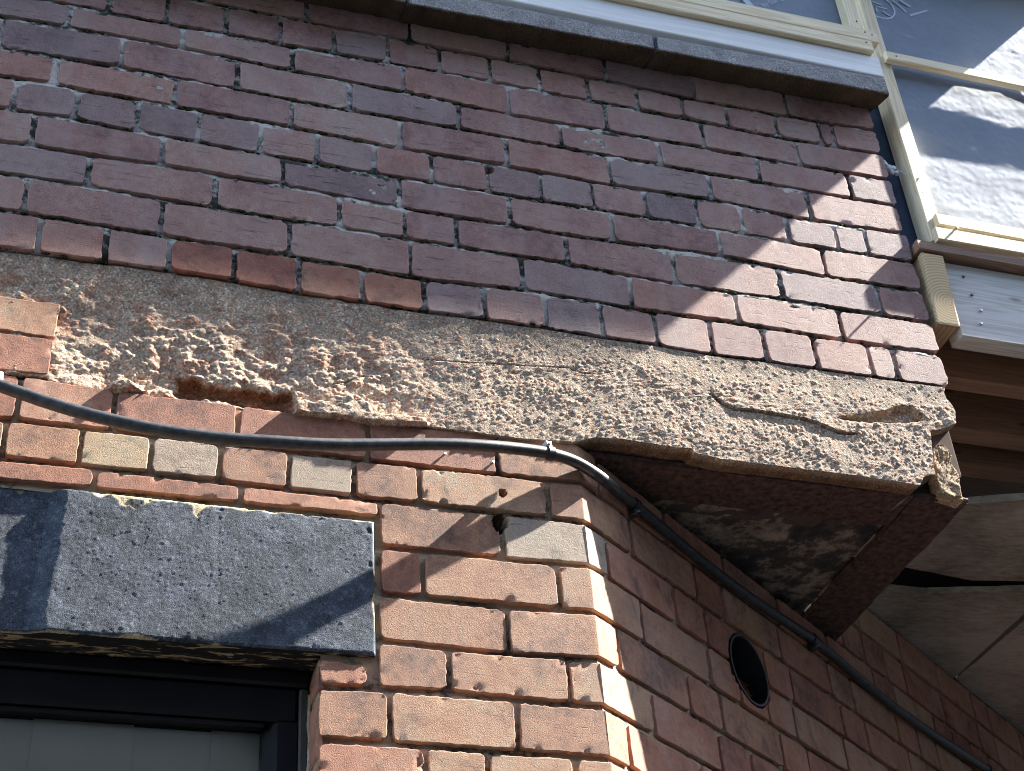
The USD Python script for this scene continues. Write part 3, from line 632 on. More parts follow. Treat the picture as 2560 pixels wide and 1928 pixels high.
def brick_mesh(wall, quad, cell=0.006, rough=1.0):
    (ax, az), (bx, bz), (cx, cz), (dx, dz) = quad.reshape(4, 2)
    hole = any(min(ax, dx) - 0.03 < h[0] < max(bx, cx) + 0.03 and min(az, bz) - 0.03 < h[1] < max(cz, dz) + 0.03 and (h[2] < 0.05 or True) for h in HOLES[wall])
    if wall == "S" and hole:
        hole = min(ax, dx) - 0.08 < 0.5467 < max(bx, cx) + 0.08 and min(az, bz) - 0.08 < 0.0062 < max(cz, dz) + 0.08
    if wall == "S" and not hole:
        cell = 0.011
    if hole:
        cell = 0.0026
    w, h = (bx - ax), (dz - az)
    nu, nv = max(6, int(w / cell)), max(6, int(h / cell))
    U = np.linspace(0, 1, nu + 1)
    V = np.linspace(0, 1, nv + 1)
    # extra loops next to the arrises so that the rounding reads
    eu, ev = 0.0006 / w, 0.0006 / h
    U = np.unique(np.r_[U, eu, 2.6 * eu, 1 - eu, 1 - 2.6 * eu])
    V = np.unique(np.r_[V, ev, 2.6 * ev, 1 - ev, 1 - 2.6 * ev])
    if wall == "L" and ax < 0 < bx:
        U = np.unique(np.r_[U[np.abs(ax + U * w) > 0.0025], -ax / w, (-ax - 0.0012) / w, (-ax + 0.0012) / w])
    u, v = np.meshgrid(U, V, indexing="ij")
    s = (1 - v) * ((1 - u) * ax + u * bx) + v * ((1 - u) * dx + u * cx)
    z = (1 - u) * ((1 - v) * az + v * dz) + u * ((1 - v) * bz + v * cz)
    if wall == "L" and ax < 0 < bx:          # keep the corner loop exactly on the corner
        k = np.argmin(np.abs(ax + U * w))
        s = ax + U[:, None] * w + 0 * v
        s[k] = 0.0
    seed = rnd.randrange(9999)
    p = np.stack([s, z, np.full_like(s, seed * 0.37)], -1)
    # worn, uneven outline
    edge = np.minimum(np.minimum(u * w, (1 - u) * w), np.minimum(v * h, (1 - v) * h))
    near = np.clip(1 - edge / 0.012, 0, 1)
    jag = fb(p, 130, seed, 3) * 0.0026 * rough + fb(p, 33, seed + 5, 2) * 0.0014 * rough
    cs, ct = 2 * u - 1, 2 * v - 1
    rc = 0.0030 * rough
    du = -np.sign(cs) * rc * (np.abs(ct) ** (h / 0.01 + 2)) * (np.abs(cs) ** (w / 0.01 + 2)) * rnd.uniform(0.3, 1.6)
    dv = -np.sign(ct) * rc * (np.abs(cs) ** (w / 0.01 + 2)) * (np.abs(ct) ** (h / 0.01 + 2)) * rnd.uniform(0.3, 1.6)
    keep = 1.0 if not (wall == "L" and ax < 0 < bx) else (np.abs(s) > 0.004) * 1.0
    s = s + (np.sign(cs) * jag * near * (np.abs(cs) > 0.5) + du) * keep
    z = z + np.sign(ct) * jag * near * (np.abs(ct) > 0.5) + dv
    # face relief, arris rounding, chips
    r = 0.0006
    e = np.clip(edge, 0, r)
    d = r - np.sqrt(np.clip(r * r - (r - e) ** 2, 0, None))
    chip = np.clip(fb(p, 75, seed + 11, 2) - 0.35, 0, 1) * 0.014 * np.clip(1 - edge / 0.010, 0, 1)
    d = d + chip * rough
    d = d + fb(p * [1, 1, 1], 14, seed + 1, 2) * 0.00035 + fb(p * [0.6, 1.0, 1], 120, seed + 2, 2) * 0.00011 * rough
    d = d + rnd.uniform(-0.0009, 0.0009) + (u - 0.5) * rnd.uniform(-0.0012, 0.0012) + (v - 0.5) * rnd.uniform(-0.0005, 0.0009)
    if wall == "L" and ax < 0 < bx:
        d = np.where(np.abs(s) < 0.0005, d * 0.2, d)
    d = with_holes(wall, s, z, d)
    nu, nv = u.shape
    face = on_wall(wall, s, z, d).reshape(-1, 3)
    f = [grid_faces(nu, nv)]
    ids = np.arange(nu * nv).reshape(nu, nv)
    rim = np.r_[ids[:-1, 0], ids[-1, :-1], ids[:0:-1, -1], ids[0, :0:-1]]
    deep = on_wall(wall, s, z, np.full_like(d, 0.032) + 0 * d).reshape(-1, 3)[rim]
    k = len(face) + np.arange(len(rim))
    nxt = np.roll(np.arange(len(rim)), -1)
    f.append(np.stack([rim, k, k[nxt]], 1))
    f.append(np.stack([rim, k[nxt], rim[nxt]], 1))
    return np.vstack([face, deep]), np.vstack(f)


def line_at(pts, x):
    a = np.asarray(pts)
    return np.interp(x, a[:, 0], a[:, 1])


# ------------------------------------------------------------------ looks
def look(name, nodes, links, surface="p.BSDF"):
    return usdkit.material(stage, "/World/Looks/" + name, nodes, links, surface=surface)


def brick_look(name, ramp, dark, dark_cut=0.62, spec=0.25, grey=None, grain=0.38, lime=0.0, soot=0.70):
    n = {
        "g": ("geometry", {}), "o": ("object_info", {}),
        "off": ("vector_math", {"math_type": "scale", "vector1": (13.0, 7.0, 5.0)}),
        "pos": ("vector_math", {"math_type": "add"}),
        "big": ("noise_texture", {"scale": 11.0, "detail": 3.0, "roughness": 0.6}),
        "mid": ("noise_texture", {"scale": 75.0, "detail": 4.0, "roughness": 0.65}),
        "sand": ("noise_texture", {"scale": 620.0, "detail": 3.0, "roughness": 0.7}),
        "mix1": ("math", {"math_type": "multiply", "value2": 0.50}),
        "mix2": ("math", {"math_type": "multiply_add", "value2": 1.35}),
        "mix3": ("math", {"math_type": "multiply_add", "value2": 0.95}),
        "mix4": ("math", {"math_type": "add", "value2": -0.93}),
        "ramp": ("rgb_ramp", {"ramp": ramp}),
        # drag marks and pits
        "map": ("mapping", {"mapping_type": "point", "scale": (14.0, 14.0, 150.0)}),
        "scr": ("noise_texture", {"scale": 1.0, "detail": 4.0, "roughness": 0.7, "distortion": 0.6}),
        "scrm": ("map_range", {"value": 0.5, "from_min": dark_cut, "from_max": dark_cut + 0.10, "to_min": 0.0, "to_max": 0.85, "clamp": True}),
        "pit": ("voronoi_texture", {"scale": 210.0, "randomness": 1.0}),
        "pitm": ("map_range", {"value": 0.5, "from_min": 0.16, "from_max": 0.24, "to_min": 0.65, "to_max": 0.0, "clamp": True}),
        "pgate": ("map_range", {"value": 0.5, "from_min": 0.52, "from_max": 0.66, "to_min": 0.0, "to_max": 1.0, "clamp": True}),
        "pitg": ("math", {"math_type": "multiply"}),
        "dk": ("math", {"math_type": "maximum"}),
        "cdk": ("mix_color", {"b": dark}),
        "grn": ("map_range", {"value": 0.5, "from_min": 0.3, "from_max": 0.7, "to_min": 1 - grain, "to_max": 1 + grain, "clamp": True}),
        "grc": ("combine_color", {}),
        "cg": ("mix_color", {"blend_type": "multiply", "fac": 1.0, "use_clamp": False}),
        "soot": ("noise_texture", {"scale": 17.0, "detail": 6.0, "roughness": 0.72, "distortion": 0.5}),
        "sootm": ("map_range", {"value": 0.5, "from_min": 0.53, "from_max": 0.70, "to_min": 0.0, "to_max": soot, "clamp": True}),
        "csoot": ("mix_color", {"b": dark}),
        "smap": ("mapping", {"mapping_type": "point", "scale": (11.0, 11.0, 2.6)}), "stain": ("noise_texture", {"scale": 1.0, "detail": 6.0, "roughness": 0.66}),
        "stm": ("map_range", {"value": 0.5, "from_min": 0.49, "from_max": 0.72, "to_min": 0.0, "to_max": lime, "clamp": True}),
        "cst": ("mix_color", {"b": grey or (0.33, 0.30, 0.29)}),
        "h1": ("math", {"math_type": "multiply_add", "value2": 0.55}),
        "h2": ("math", {"math_type": "multiply_add", "value2": -0.5}),
        "bump": ("bump", {"strength": 1.0, "distance": 0.0011}),
        "p": ("principled_bsdf", {"roughness": 0.82, "specular_ior_level": spec, "diffuse_roughness": 0.6}),
    }
    l = [("o.random", "off.scale"), ("off.vector", "pos.vector1"), ("g.position", "pos.vector2")]
    l += [("pos.vector", k + ".vector") for k in ("big", "mid", "pit", "map", "soot")] + [("g.position", "sand.vector"), ("g.position", "smap.vector"), ("smap.vector", "stain.vector"), ("map.vector", "scr.vector")]
    l += [("o.random", "mix1.value1"), ("big.fac", "mix2.value1"), ("mix1.value", "mix2.value3"), ("mid.fac", "mix3.value1"), ("mix2.value", "mix3.value3"), ("mix3.value", "mix4.value1"), ("mix4.value", "ramp.fac")]
    l += [("scr.fac", "scrm.value"), ("pit.distance", "pitm.value"), ("big.fac", "pgate.value"), ("pitm.result", "pitg.value1"), ("pgate.result", "pitg.value2"), ("scrm.result", "dk.value1"), ("pitg.value", "dk.value2"),
          ("ramp.color", "cdk.a"), ("dk.value", "cdk.fac"), ("sand.fac", "grn.value"), ("grn.result", "grc.r"), ("grn.result", "grc.g"), ("grn.result", "grc.b"), ("cdk.result", "cg.a"), ("grc.color", "cg.b"),
          ("stain.fac", "stm.value"), ("stm.result", "cst.fac"), ("soot.fac", "sootm.value"), ("sootm.result", "csoot.fac"), ("cg.result", "csoot.a"), ("csoot.result", "cst.a"), ("cst.result", "p.base_color")]
    l += [("mid.fac", "h1.value1"), ("sand.fac", "h1.value3"), ("dk.value", "h2.value1"), ("h1.value", "h2.value3"), ("h2.value", "bump.height"), ("bump.normal", "p.normal")]
    return look(name, n, l)


LOOKS = {
    "O": brick_look("brick_orange", [(0.0, (0.20, 0.090, 0.064)), (0.35, (0.36, 0.160, 0.100)), (0.65, (0.43, 0.205, 0.128)), (1.0, (0.47, 0.29, 0.20))], (0.075, 0.045, 0.035), 0.66, lime=0.15),
    "T": brick_look("brick_tan", [(0.0, (0.20, 0.112, 0.080)), (0.35, (0.40, 0.208, 0.126)), (0.7, (0.455, 0.275, 0.170)), (1.0, (0.42, 0.33, 0.23))], (0.085, 0.06, 0.05), 0.64, lime=0.2),
    "B": brick_look("brick_buff", [(0.0, (0.30, 0.17, 0.105)), (0.35, (0.42, 0.285, 0.175)), (0.7, (0.47, 0.355, 0.22)), (1.0, (0.32, 0.29, 0.22))], (0.07, 0.065, 0.06), 0.6, lime=0.25),
    "P": brick_look("brick_purple", [(0.0, (0.22, 0.125, 0.114)), (0.35, (0.35, 0.203, 0.175)), (0.7, (0.415, 0.265, 0.220)), (1.0, (0.42, 0.325, 0.280))], (0.11, 0.080, 0.080), 0.59, lime=0.5, grey=(0.40, 0.34, 0.33), soot=0.30),
    "D": brick_look("brick_dark", [(0.0, (0.21, 0.150, 0.150)), (0.4, (0.30, 0.205, 0.193)), (0.8, (0.36, 0.26, 0.24)), (1.0, (0.35, 0.28, 0.265))], (0.095, 0.075, 0.076), 0.59, lime=0.45, grey=(0.37, 0.32, 0.31), soot=0.35),
    "R": brick_look("brick_red", [(0.0, (0.28, 0.145, 0.122)), (0.4, (0.39, 0.212, 0.170)), (0.8, (0.45, 0.280, 0.222)), (1.0, (0.45, 0.325, 0.27))], (0.11, 0.074, 0.070), 0.60, lime=0.45, grey=(0.41, 0.34, 0.32), soot=0.35),
    "G": brick_look("brick_grey_tan", [(0.0, (0.24, 0.180, 0.135)), (0.35, (0.38, 0.290, 0.215)), (0.7, (0.42, 0.335, 0.255)), (1.0, (0.34, 0.30, 0.25))], (0.08, 0.065, 0.055), 0.61, lime=0.25),
    "H": brick_look("brick_red_orange", [(0.0, (0.22, 0.090, 0.068)), (0.4, (0.33, 0.135, 0.092)), (0.8, (0.38, 0.18, 0.12)), (1.0, (0.39, 0.22, 0.15))], (0.05, 0.03, 0.03), 0.66, lime=0.1),
}


def mortar_look(name, pale, dark, cut, scale=60.0):
    return look(name, {
        "g": ("geometry", {}),
        "a": ("noise_texture", {"scale": scale, "detail": 5.0, "roughness": 0.7}),
        "b": ("noise_texture", {"scale": 9.0, "detail": 3.0}),
        "c": ("noise_texture", {"scale": 700.0, "detail": 2.0}),
        "ab": ("math", {"math_type": "multiply_add", "value2": 0.9}),
        "m": ("map_range", {"value": 0.5, "from_min": cut, "from_max": cut + 0.16, "to_min": 0.0, "to_max": 1.0, "clamp": True}),
        "r": ("rgb_ramp", {"ramp": [(0.0, dark), (0.45, tuple(0.45 * (x + y) for x, y in zip(pale, dark))), (1.0, pale)]}),
        "s": ("mix_color", {"blend_type": "overlay", "fac": 0.45}),
        "bump": ("bump", {"strength": 0.8, "distance": 0.0015}),
        "p": ("principled_bsdf", {"roughness": 0.95, "specular_ior_level": 0.1}),
    }, [("g.position", "a.vector"), ("g.position", "b.vector"), ("g.position", "c.vector"), ("a.fac", "ab.value1"), ("b.fac", "ab.value3"), ("ab.value", "m.value"), ("m.result", "r.fac"), ("r.color", "s.a"), ("c.color", "s.b"),
        ("s.result", "p.base_color"), ("a.fac", "bump.height"), ("bump.normal", "p.normal")])


MORTAR_U = mortar_look("mortar_mossy", (0.38, 0.36, 0.32), (0.035, 0.037, 0.030), 0.85)
MORTAR_L = mortar_look("mortar_brown", (0.33, 0.25, 0.17), (0.075, 0.052, 0.040), 0.80)
MOSS = look("moss", {"g": ("geometry", {}), "a": ("noise_texture", {"scale": 160.0, "detail": 3.0}), "r": ("rgb_ramp", {"ramp": [(0.3, (0.012, 0.013, 0.009)), (0.55, (0.035, 0.038, 0.020)), (0.75, (0.11, 0.105, 0.06))]}),
                     "p": ("principled_bsdf", {"roughness": 1.0, "specular_ior_level": 0.0})}, [("g.position", "a.vector"), ("a.fac", "r.fac"), ("r.color", "p.base_color")])


def painted(name, rough=0.9, spec=0.2, grain=0.3, bump=0.6, scale=900.0, dist=0.0012):
    """Colour from the mesh's own per-vertex pigment, with fine grain."""
    return look(name, {
        "c": ("attribute", {"attribute": "Cd"}), "g": ("geometry", {}),
        "n": ("noise_texture", {"scale": scale, "detail": 3.0, "roughness": 0.7}),
        "m": ("map_range", {"value": 0.5, "from_min": 0.3, "from_max": 0.7, "to_min": 1 - grain, "to_max": 1 + grain, "clamp": True}),
        "k": ("combine_color", {}), "x": ("mix_color", {"blend_type": "multiply", "fac": 1.0, "use_clamp": False}),
        "b": ("bump", {"strength": bump, "distance": dist}),
        "p": ("principled_bsdf", {"roughness": rough, "specular_ior_level": spec, "diffuse_roughness": 0.5}),
    }, [("g.position", "n.vector"), ("n.fac", "m.value"), ("m.result", "k.r"), ("m.result", "k.g"), ("m.result", "k.b"), ("c.color", "x.a"), ("k.color", "x.b"), ("x.result", "p.base_color"), ("n.fac", "b.height"), ("b.normal", "p.normal")])


STONE = look("aggregate", {
    "c": ("attribute", {"attribute": "Cd"}), "g": ("geometry", {}),
    "v": ("voronoi_texture", {"scale": 330.0, "randomness": 1.0}), "sep": ("separate_color", {}),
    "pal": ("rgb_ramp", {"interpolate": False, "ramp": [(0.0, (0.62, 0.50, 0.38)), (0.22, (0.80, 0.72, 0.62)), (0.36, (0.42, 0.33, 0.27)), (0.52, (0.72, 0.50, 0.40)), (0.66, (0.30, 0.27, 0.26)), (0.78, (1.0, 0.95, 0.88)), (0.88, (0.58, 0.33, 0.24)), (0.94, (0.55, 0.50, 0.46))]}),
    "bright": ("mix_color", {"blend_type": "multiply", "fac": 0.85, "use_clamp": False}), "gain": ("mix_color", {"blend_type": "multiply", "fac": 1.0, "b": (1.28, 1.31, 1.32), "use_clamp": False}),
    "n": ("noise_texture", {"scale": 900.0, "detail": 3.0, "roughness": 0.7}), "m": ("map_range", {"value": 0.5, "from_min": 0.3, "from_max": 0.7, "to_min": 0.72, "to_max": 1.28, "clamp": True}),
    "k": ("combine_color", {}), "x": ("mix_color", {"blend_type": "multiply", "fac": 1.0, "use_clamp": False}),
    "h": ("math", {"math_type": "multiply_add", "value2": -0.8}), "b": ("bump", {"strength": 0.75, "distance": 0.0022}),
    "p": ("principled_bsdf", {"roughness": 0.92, "specular_ior_level": 0.15, "diffuse_roughness": 0.5})},
    [("g.position", "v.vector"), ("g.position", "n.vector"), ("v.color", "sep.color"), ("sep.r", "pal.fac"), ("c.color", "bright.a"), ("pal.color", "bright.b"), ("bright.result", "gain.a"), ("n.fac", "m.value"), ("m.result", "k.r"), ("m.result", "k.g"), ("m.result", "k.b"),
     ("gain.result", "x.a"), ("k.color", "x.b"), ("x.result", "p.base_color"), ("v.distance", "h.value1"), ("n.fac", "h.value3"), ("h.value", "b.height"), ("b.normal", "p.normal")])
GRIT = painted("coping_grit", rough=0.92, spec=0.15, grain=0.85, bump=1.0, scale=330.0, dist=0.0025)
PAINT = painted("black_paint", rough=0.75, spec=0.07, grain=0.8, bump=1.0, scale=560.0, dist=0.0020)


def plain(name, c, rough=0.6, spec=0.3, metal=0.0, vary=0.12, scale=60.0, bump=0.0, c2=None):
    a = tuple(x * (1 - vary) for x in c)
    b = c2 or tuple(x * (1 + vary) for x in c)
    return look(name, {"g": ("geometry", {}), "n": ("noise_texture", {"scale": scale, "detail": 5.0, "roughness": 0.65}), "r": ("rgb_ramp", {"ramp": [(0.33, a), (0.67, b)]}),
                       "b": ("bump", {"strength": bump, "distance": 0.001}), "p": ("principled_bsdf", {"roughness": rough, "specular_ior_level": spec, "metallic": metal})},
                [("g.position", "n.vector"), ("n.fac", "r.fac"), ("r.color", "p.base_color"), ("n.fac", "b.height"), ("b.normal", "p.normal")])


def wood(name, light, dark, axis=0, rough=0.7, ring=46.0, knots=True, spec=0.2):
    sc = [ring, ring, ring]
    sc[axis] = ring * 0.045
    kn = [14.0, 14.0, 14.0]
    kn[axis] = 5.0
    return look(name, {
        "g": ("geometry", {}), "o": ("object_info", {}), "off": ("vector_math", {"math_type": "scale", "vector1": (3.0, 5.0, 7.0)}), "pos": ("vector_math", {"math_type": "add"}),
        "m": ("mapping", {"mapping_type": "point", "scale": tuple(sc)}), "n": ("noise_texture", {"scale": 1.0, "detail": 3.0, "roughness": 0.55, "distortion": 0.8}),
        "f": ("mapping", {"mapping_type": "point", "scale": tuple(x * 9 for x in sc)}), "fn": ("noise_texture", {"scale": 1.0, "detail": 2.0}),
        "k": ("mapping", {"mapping_type": "point", "scale": tuple(kn)}), "kv": ("voronoi_texture", {"scale": 1.0, "randomness": 1.0}),
        "km": ("map_range", {"value": 0.5, "from_min": 0.05, "from_max": 0.13, "to_min": 0.85 if knots else 0.0, "to_max": 0.0, "clamp": True}),
        "w": ("math", {"math_type": "sine"}), "w0": ("math", {"math_type": "multiply", "value2": 34.0}), "w1": ("math", {"math_type": "multiply_add", "value2": 0.22, "value3": 0.5}),
        "w2": ("math", {"math_type": "multiply_add", "value2": 0.45}),
        "r": ("rgb_ramp", {"ramp": [(0.35, dark), (0.62, tuple(0.5 * (x + y) for x, y in zip(light, dark))), (0.85, light)]}),
        "c": ("mix_color", {"b": tuple(x * 0.22 for x in dark)}),
        "b": ("bump", {"strength": 0.35, "distance": 0.0006}),
        "p": ("principled_bsdf", {"roughness": rough, "specular_ior_level": spec, "diffuse_roughness": 0.4}),
    }, [("o.random", "off.scale"), ("off.vector", "pos.vector1"), ("g.position", "pos.vector2"), ("pos.vector", "m.vector"), ("m.vector", "n.vector"), ("pos.vector", "f.vector"), ("f.vector", "fn.vector"), ("pos.vector", "k.vector"), ("k.vector", "kv.vector"),
        ("kv.distance", "km.value"), ("n.fac", "w0.value1"), ("w0.value", "w.value1"), ("w.value", "w1.value1"), ("fn.fac", "w2.value1"), ("w1.value", "w2.value3"), ("w2.value", "r.fac"), ("r.color", "c.a"), ("km.result", "c.fac"),
        ("c.result", "p.base_color"), ("w2.value", "b.height"), ("b.normal", "p.normal")])


PINE_X = wood("new_pine", (0.78, 0.68, 0.48), (0.62, 0.50, 0.31), 0)
PINE_Z = wood("new_pine_upright", (0.78, 0.68, 0.48), (0.62, 0.50, 0.31), 2)
PRIMED = wood("planed_white_wood", (0.80, 0.80, 0.78), (0.70, 0.68, 0.64), 0, ring=30.0)
BOARD = wood("planed_grey_board", (0.64, 0.62, 0.58), (0.46, 0.42, 0.36), 0, ring=34.0)
JOIST = wood("red_joist_timber", (0.36, 0.20, 0.12), (0.24, 0.125, 0.075), 0)
OLD = wood("weathered_timber", (0.30, 0.19, 0.13), (0.17, 0.10, 0.07), 0)
PLASTIC = plain("black_cable_sheath", (0.012, 0.013, 0.015), rough=0.42, spec=0.5, vary=0.3, scale=85.0, c2=(0.05, 0.048, 0.046), bump=0.25)
SHEEN_CLIP = plain("clip_plastic_sheen", (0.30, 0.30, 0.31), rough=0.4, spec=0.5, vary=0.1)  # boss grey paints the sheen of sun on black clip plastic
BLACKCLIP = plain("black_clip_plastic", (0.02, 0.02, 0.022), rough=0.4, spec=0.5)
NAIL = plain("dull_nail_metal", (0.32, 0.30, 0.28), rough=0.45, metal=0.8, spec=0.5, vary=0.3, scale=400.0)
RUST = plain("rusted_steel", (0.060, 0.036, 0.032), rough=0.85, spec=0.15, vary=0.5, scale=70.0, bump=0.8, c2=(0.125, 0.075, 0.062))
SOFFIT = look("stained_soffit", {"g": ("geometry", {}), "n": ("noise_texture", {"scale": 9.0, "detail": 8.0, "roughness": 0.72, "distortion": 0.15}), "f": ("noise_texture", {"scale": 120.0, "detail": 3.0}),
                                 "r": ("rgb_ramp", {"ramp": [(0.40, (0.035, 0.033, 0.036)), (0.50, (0.075, 0.063, 0.057)), (0.54, (0.20, 0.16, 0.125)), (0.63, (0.36, 0.29, 0.22))]}),
                                 "b": ("bump", {"strength": 0.7, "distance": 0.004}), "p": ("principled_bsdf", {"roughness": 0.9, "specular_ior_level": 0.15})},
               [("g.position", "n.vector"), ("g.position", "f.vector"), ("n.fac", "r.fac"), ("r.color", "p.base_color"), ("n.fac", "b.height"), ("b.normal", "p.normal")])
SLAB = look("rough_boarding", {"g": ("geometry", {}), "m": ("mapping", {"mapping_type": "point", "scale": (30.0, 95.0, 60.0), "rotation": (0.0, 0.0, 0.5)}), "n": ("noise_texture", {"scale": 1.0, "detail": 6.0, "roughness": 0.7}), "q": ("noise_texture", {"scale": 3.0, "detail": 3.0}),
                               "a": ("math", {"math_type": "multiply_add", "value2": 0.6}), "r": ("rgb_ramp", {"ramp": [(0.60, (0.13, 0.105, 0.08)), (0.78, (0.28, 0.235, 0.185)), (0.95, (0.42, 0.36, 0.30))]}),
                               "b": ("bump", {"strength": 0.9, "distance": 0.004}), "p": ("principled_bsdf", {"roughness": 0.9, "specular_ior_level": 0.15})},
             [("g.position", "m.vector"), ("m.vector", "n.vector"), ("g.position", "q.vector"), ("n.fac", "a.value1"), ("q.fac", "a.value3"), ("a.value", "r.fac"), ("r.color", "p.base_color"), ("n.fac", "b.height"), ("b.normal", "p.normal")])
WRAP = look("breather_fabric", {"g": ("geometry", {}), "n": ("noise_texture", {"scale": 900.0, "detail": 2.0}), "q": ("noise_texture", {"scale": 5.0, "detail": 4.0}),
                                "r": ("rgb_ramp", {"ramp": [(0.3, (0.190, 0.225, 0.275)), (0.7, (0.250, 0.285, 0.335))]}), "d": ("voronoi_texture", {"scale": 62.0, "feature": "smooth_f1", "smoothness": 1.0}), "hh": ("math", {"math_type": "multiply_add", "value2": 1.6}), "b": ("bump", {"strength": 0.35, "distance": 0.0035}),
                                "p": ("principled_bsdf", {"roughness": 0.8, "specular_ior_level": 0.08, "diffuse_roughness": 0.3})},
            [("g.position", "n.vector"), ("g.position", "q.vector"), ("q.fac", "r.fac"), ("r.color", "p.base_color"), ("g.position", "d.vector"), ("d.distance", "hh.value1"), ("n.fac", "hh.value3"), ("hh.value", "b.height"), ("b.normal", "p.normal")])
SHADE_WRAP = plain("shaded_gap_membrane", (0.060, 0.080, 0.115), rough=0.85, spec=0.05, vary=0.15, scale=20.0)  # darker membrane copy, shade of the deep gap put into its colour
PRINT = plain("pale_print", (0.36, 0.40, 0.47), rough=0.6, vary=0.06)
FRAME = plain("black_window_frame", (0.006, 0.006, 0.007), rough=0.42, spec=0.14, vary=0.3, scale=18.0)
FRAME_SIDE = plain("grey_frame_seal", (0.055, 0.052, 0.048), rough=0.6, spec=0.3, vary=0.2)
SLATS = plain("beige_reflection_slats", (0.66, 0.61, 0.50), rough=0.85, spec=0.1, vary=0.05, scale=9.0)  # beige tone stands in for the soft reflection in the glass
DARK = plain("dark_interior", (0.012, 0.012, 0.014), rough=0.9, spec=0.05)
CORE = plain("wall_core", (0.09, 0.07, 0.06), rough=0.95, spec=0.05)
GLASS = look("window_glass", {"t": ("transparent_bsdf", {"color": (0.94, 0.95, 0.94)}), "s": ("glossy_bsdf", {"color": (1.0, 1.0, 1.0), "roughness": 0.01}), "f": ("fresnel", {"IOR": 1.5}), "m": ("mix_closure", {})},
             [("f.fac", "m.fac"), ("t.BSDF", "m.closure1"), ("s.BSDF", "m.closure2")], surface="m.closure")
FOAM = plain("white_filler", (0.55, 0.57, 0.60), rough=0.7, vary=0.05)
THREAD = plain("pale_thread", (0.6, 0.6, 0.52), rough=0.7)
ASPHALT = plain("asphalt", (0.026, 0.026, 0.027), rough=0.95, spec=0.2, vary=0.3, scale=30.0)
UNDERPAINT = look("flaking_paint", {"g": ("geometry", {}), "m": ("mapping", {"mapping_type": "point", "scale": (9.0, 45.0, 30.0)}), "n": ("noise_texture", {"scale": 1.4, "detail": 6.0, "roughness": 0.66, "distortion": 0.9}),
                                    "r": ("rgb_ramp", {"ramp": [(0.50, (0.018, 0.017, 0.016)), (0.56, (0.05, 0.042, 0.03)), (0.575, (0.36, 0.26, 0.145)), (0.75, (0.42, 0.31, 0.18))]}),
                                    "b": ("bump", {"strength": 0.7, "distance": 0.003}), "p": ("principled_bsdf", {"roughness": 0.8, "specular_ior_level": 0.2})},
                  [("g.position", "m.vector"), ("m.vector", "n.vector"), ("n.fac", "r.fac"), ("r.color", "p.base_color"), ("n.fac", "b.height"), ("b.normal", "p.normal")])

# ------------------------------------------------------------------ ground
g = trimesh.Trimesh([[-60, -60, -LIFT], [60, -60, -LIFT], [60, 60, -LIFT], [-60, 60, -LIFT]], [[0, 1, 2], [0, 2, 3]], process=False)
single("ground", g, ASPHALT, "dark asphalt ground at the foot of the wall", "ground", kind="structure")

# ------------------------------------------------------------------ brick walls
UPPER = thing("brick_wall", "upper wall of dark purple brick above the broken concrete band", "brick wall")
LOWER = thing("brick_wall", "sunlit orange brick wall with squint corner, around the window lintel", "brick wall")
SPLAYED = thing("brick_wall", "shaded orange brick wall slanting away under the soffit, with a round vent hole", "brick wall")
PARENT = {"U": UPPER, "L": LOWER, "S": SPLAYED}
for row in BRICKS.strip().split("\n"):
    code, *q = row.split()
    wall, tone = code
    if wall == "U" and tone == "O":
        tone = "H"
    part(PARENT[wall], "brick", brick_mesh(wall, np.array([float(x) for x in q]), rough=1.25 if wall == "U" else 1.0), LOOKS[tone], smooth=45)


def mortar_sheet(wall, s0, s1, z0, z1, step, beds, shallow, deep, amp):
    S, Z = np.arange(s0, s1 + step / 2, step), np.arange(z0, z1 + step / 2, step)
    s, z = np.meshgrid(S, Z, indexing="ij")
    d = np.full_like(s, 0.5 * (shallow + deep))
    best = np.full_like(s, 9.0)
    for pts in beds:
        t = z - line_at(pts, s)
        closer = np.abs(t) < np.abs(best)
        best = np.where(closer, t, best)
    d = np.where(np.abs(best) < 0.012, shallow + (deep - shallow) * smooth01(best, -0.006, 0.006), d)
    p = np.stack([s, z, 0 * s], -1)
    d = d + fb(p, 55, 21, 3) * amp + fb(p, 9, 22, 2) * amp
    d = np.maximum(d, 0.0006)
    if wall == "U":
        d = np.where(z < line_at(beds[0], s) + 0.0015, 0.035, d)
    d = with_holes(wall, s, z, d)
    return on_wall(wall, s, z, d).reshape(-1, 3), grid_faces(len(S), len(Z))


part(UPPER, "mortar", mortar_sheet("U", -1.45, 0.812, 0.488, 1.312, 0.0055, list(UPPER_BEDS.values()), 0.0018, 0.0090, 0.0050), MORTAR_U, smooth=True)
part(LOWER, "mortar", mortar_sheet("L", -0.379, -0.0005, -0.62, 0.243, 0.0055, list(LOWER_BEDS.values()), 0.006, 0.011, 0.0022), MORTAR_L, smooth=True)
part(LOWER, "mortar", mortar_sheet("L", -1.45, -0.372, 0.036, 0.243, 0.0055, list(LOWER_BEDS.values()), 0.006, 0.011, 0.0022), MORTAR_L, smooth=True)
part(LOWER, "mortar", mortar_sheet("L", -0.4545, -0.372, -0.62, -0.19, 0.0055, list(LOWER_BEDS.values()), 0.006, 0.011, 0.0022), MORTAR_L, smooth=True)
part(SPLAYED, "mortar", mortar_sheet("S", 0.0005, 2.8, -0.62, 0.2445, 0.008, [[(0, 0.0857 * k), (3, 0.0857 * k)] for k in range(-7, 3)], 0.005, 0.009, 0.0016), MORTAR_L, smooth=True)
part(SPLAYED, "mortar", mortar_sheet("S", 0.93, 2.8, 0.2445, 0.43, 0.009, [[(0, 0.338), (3, 0.338)]], 0.005, 0.009, 0.0016), MORTAR_L, smooth=True)
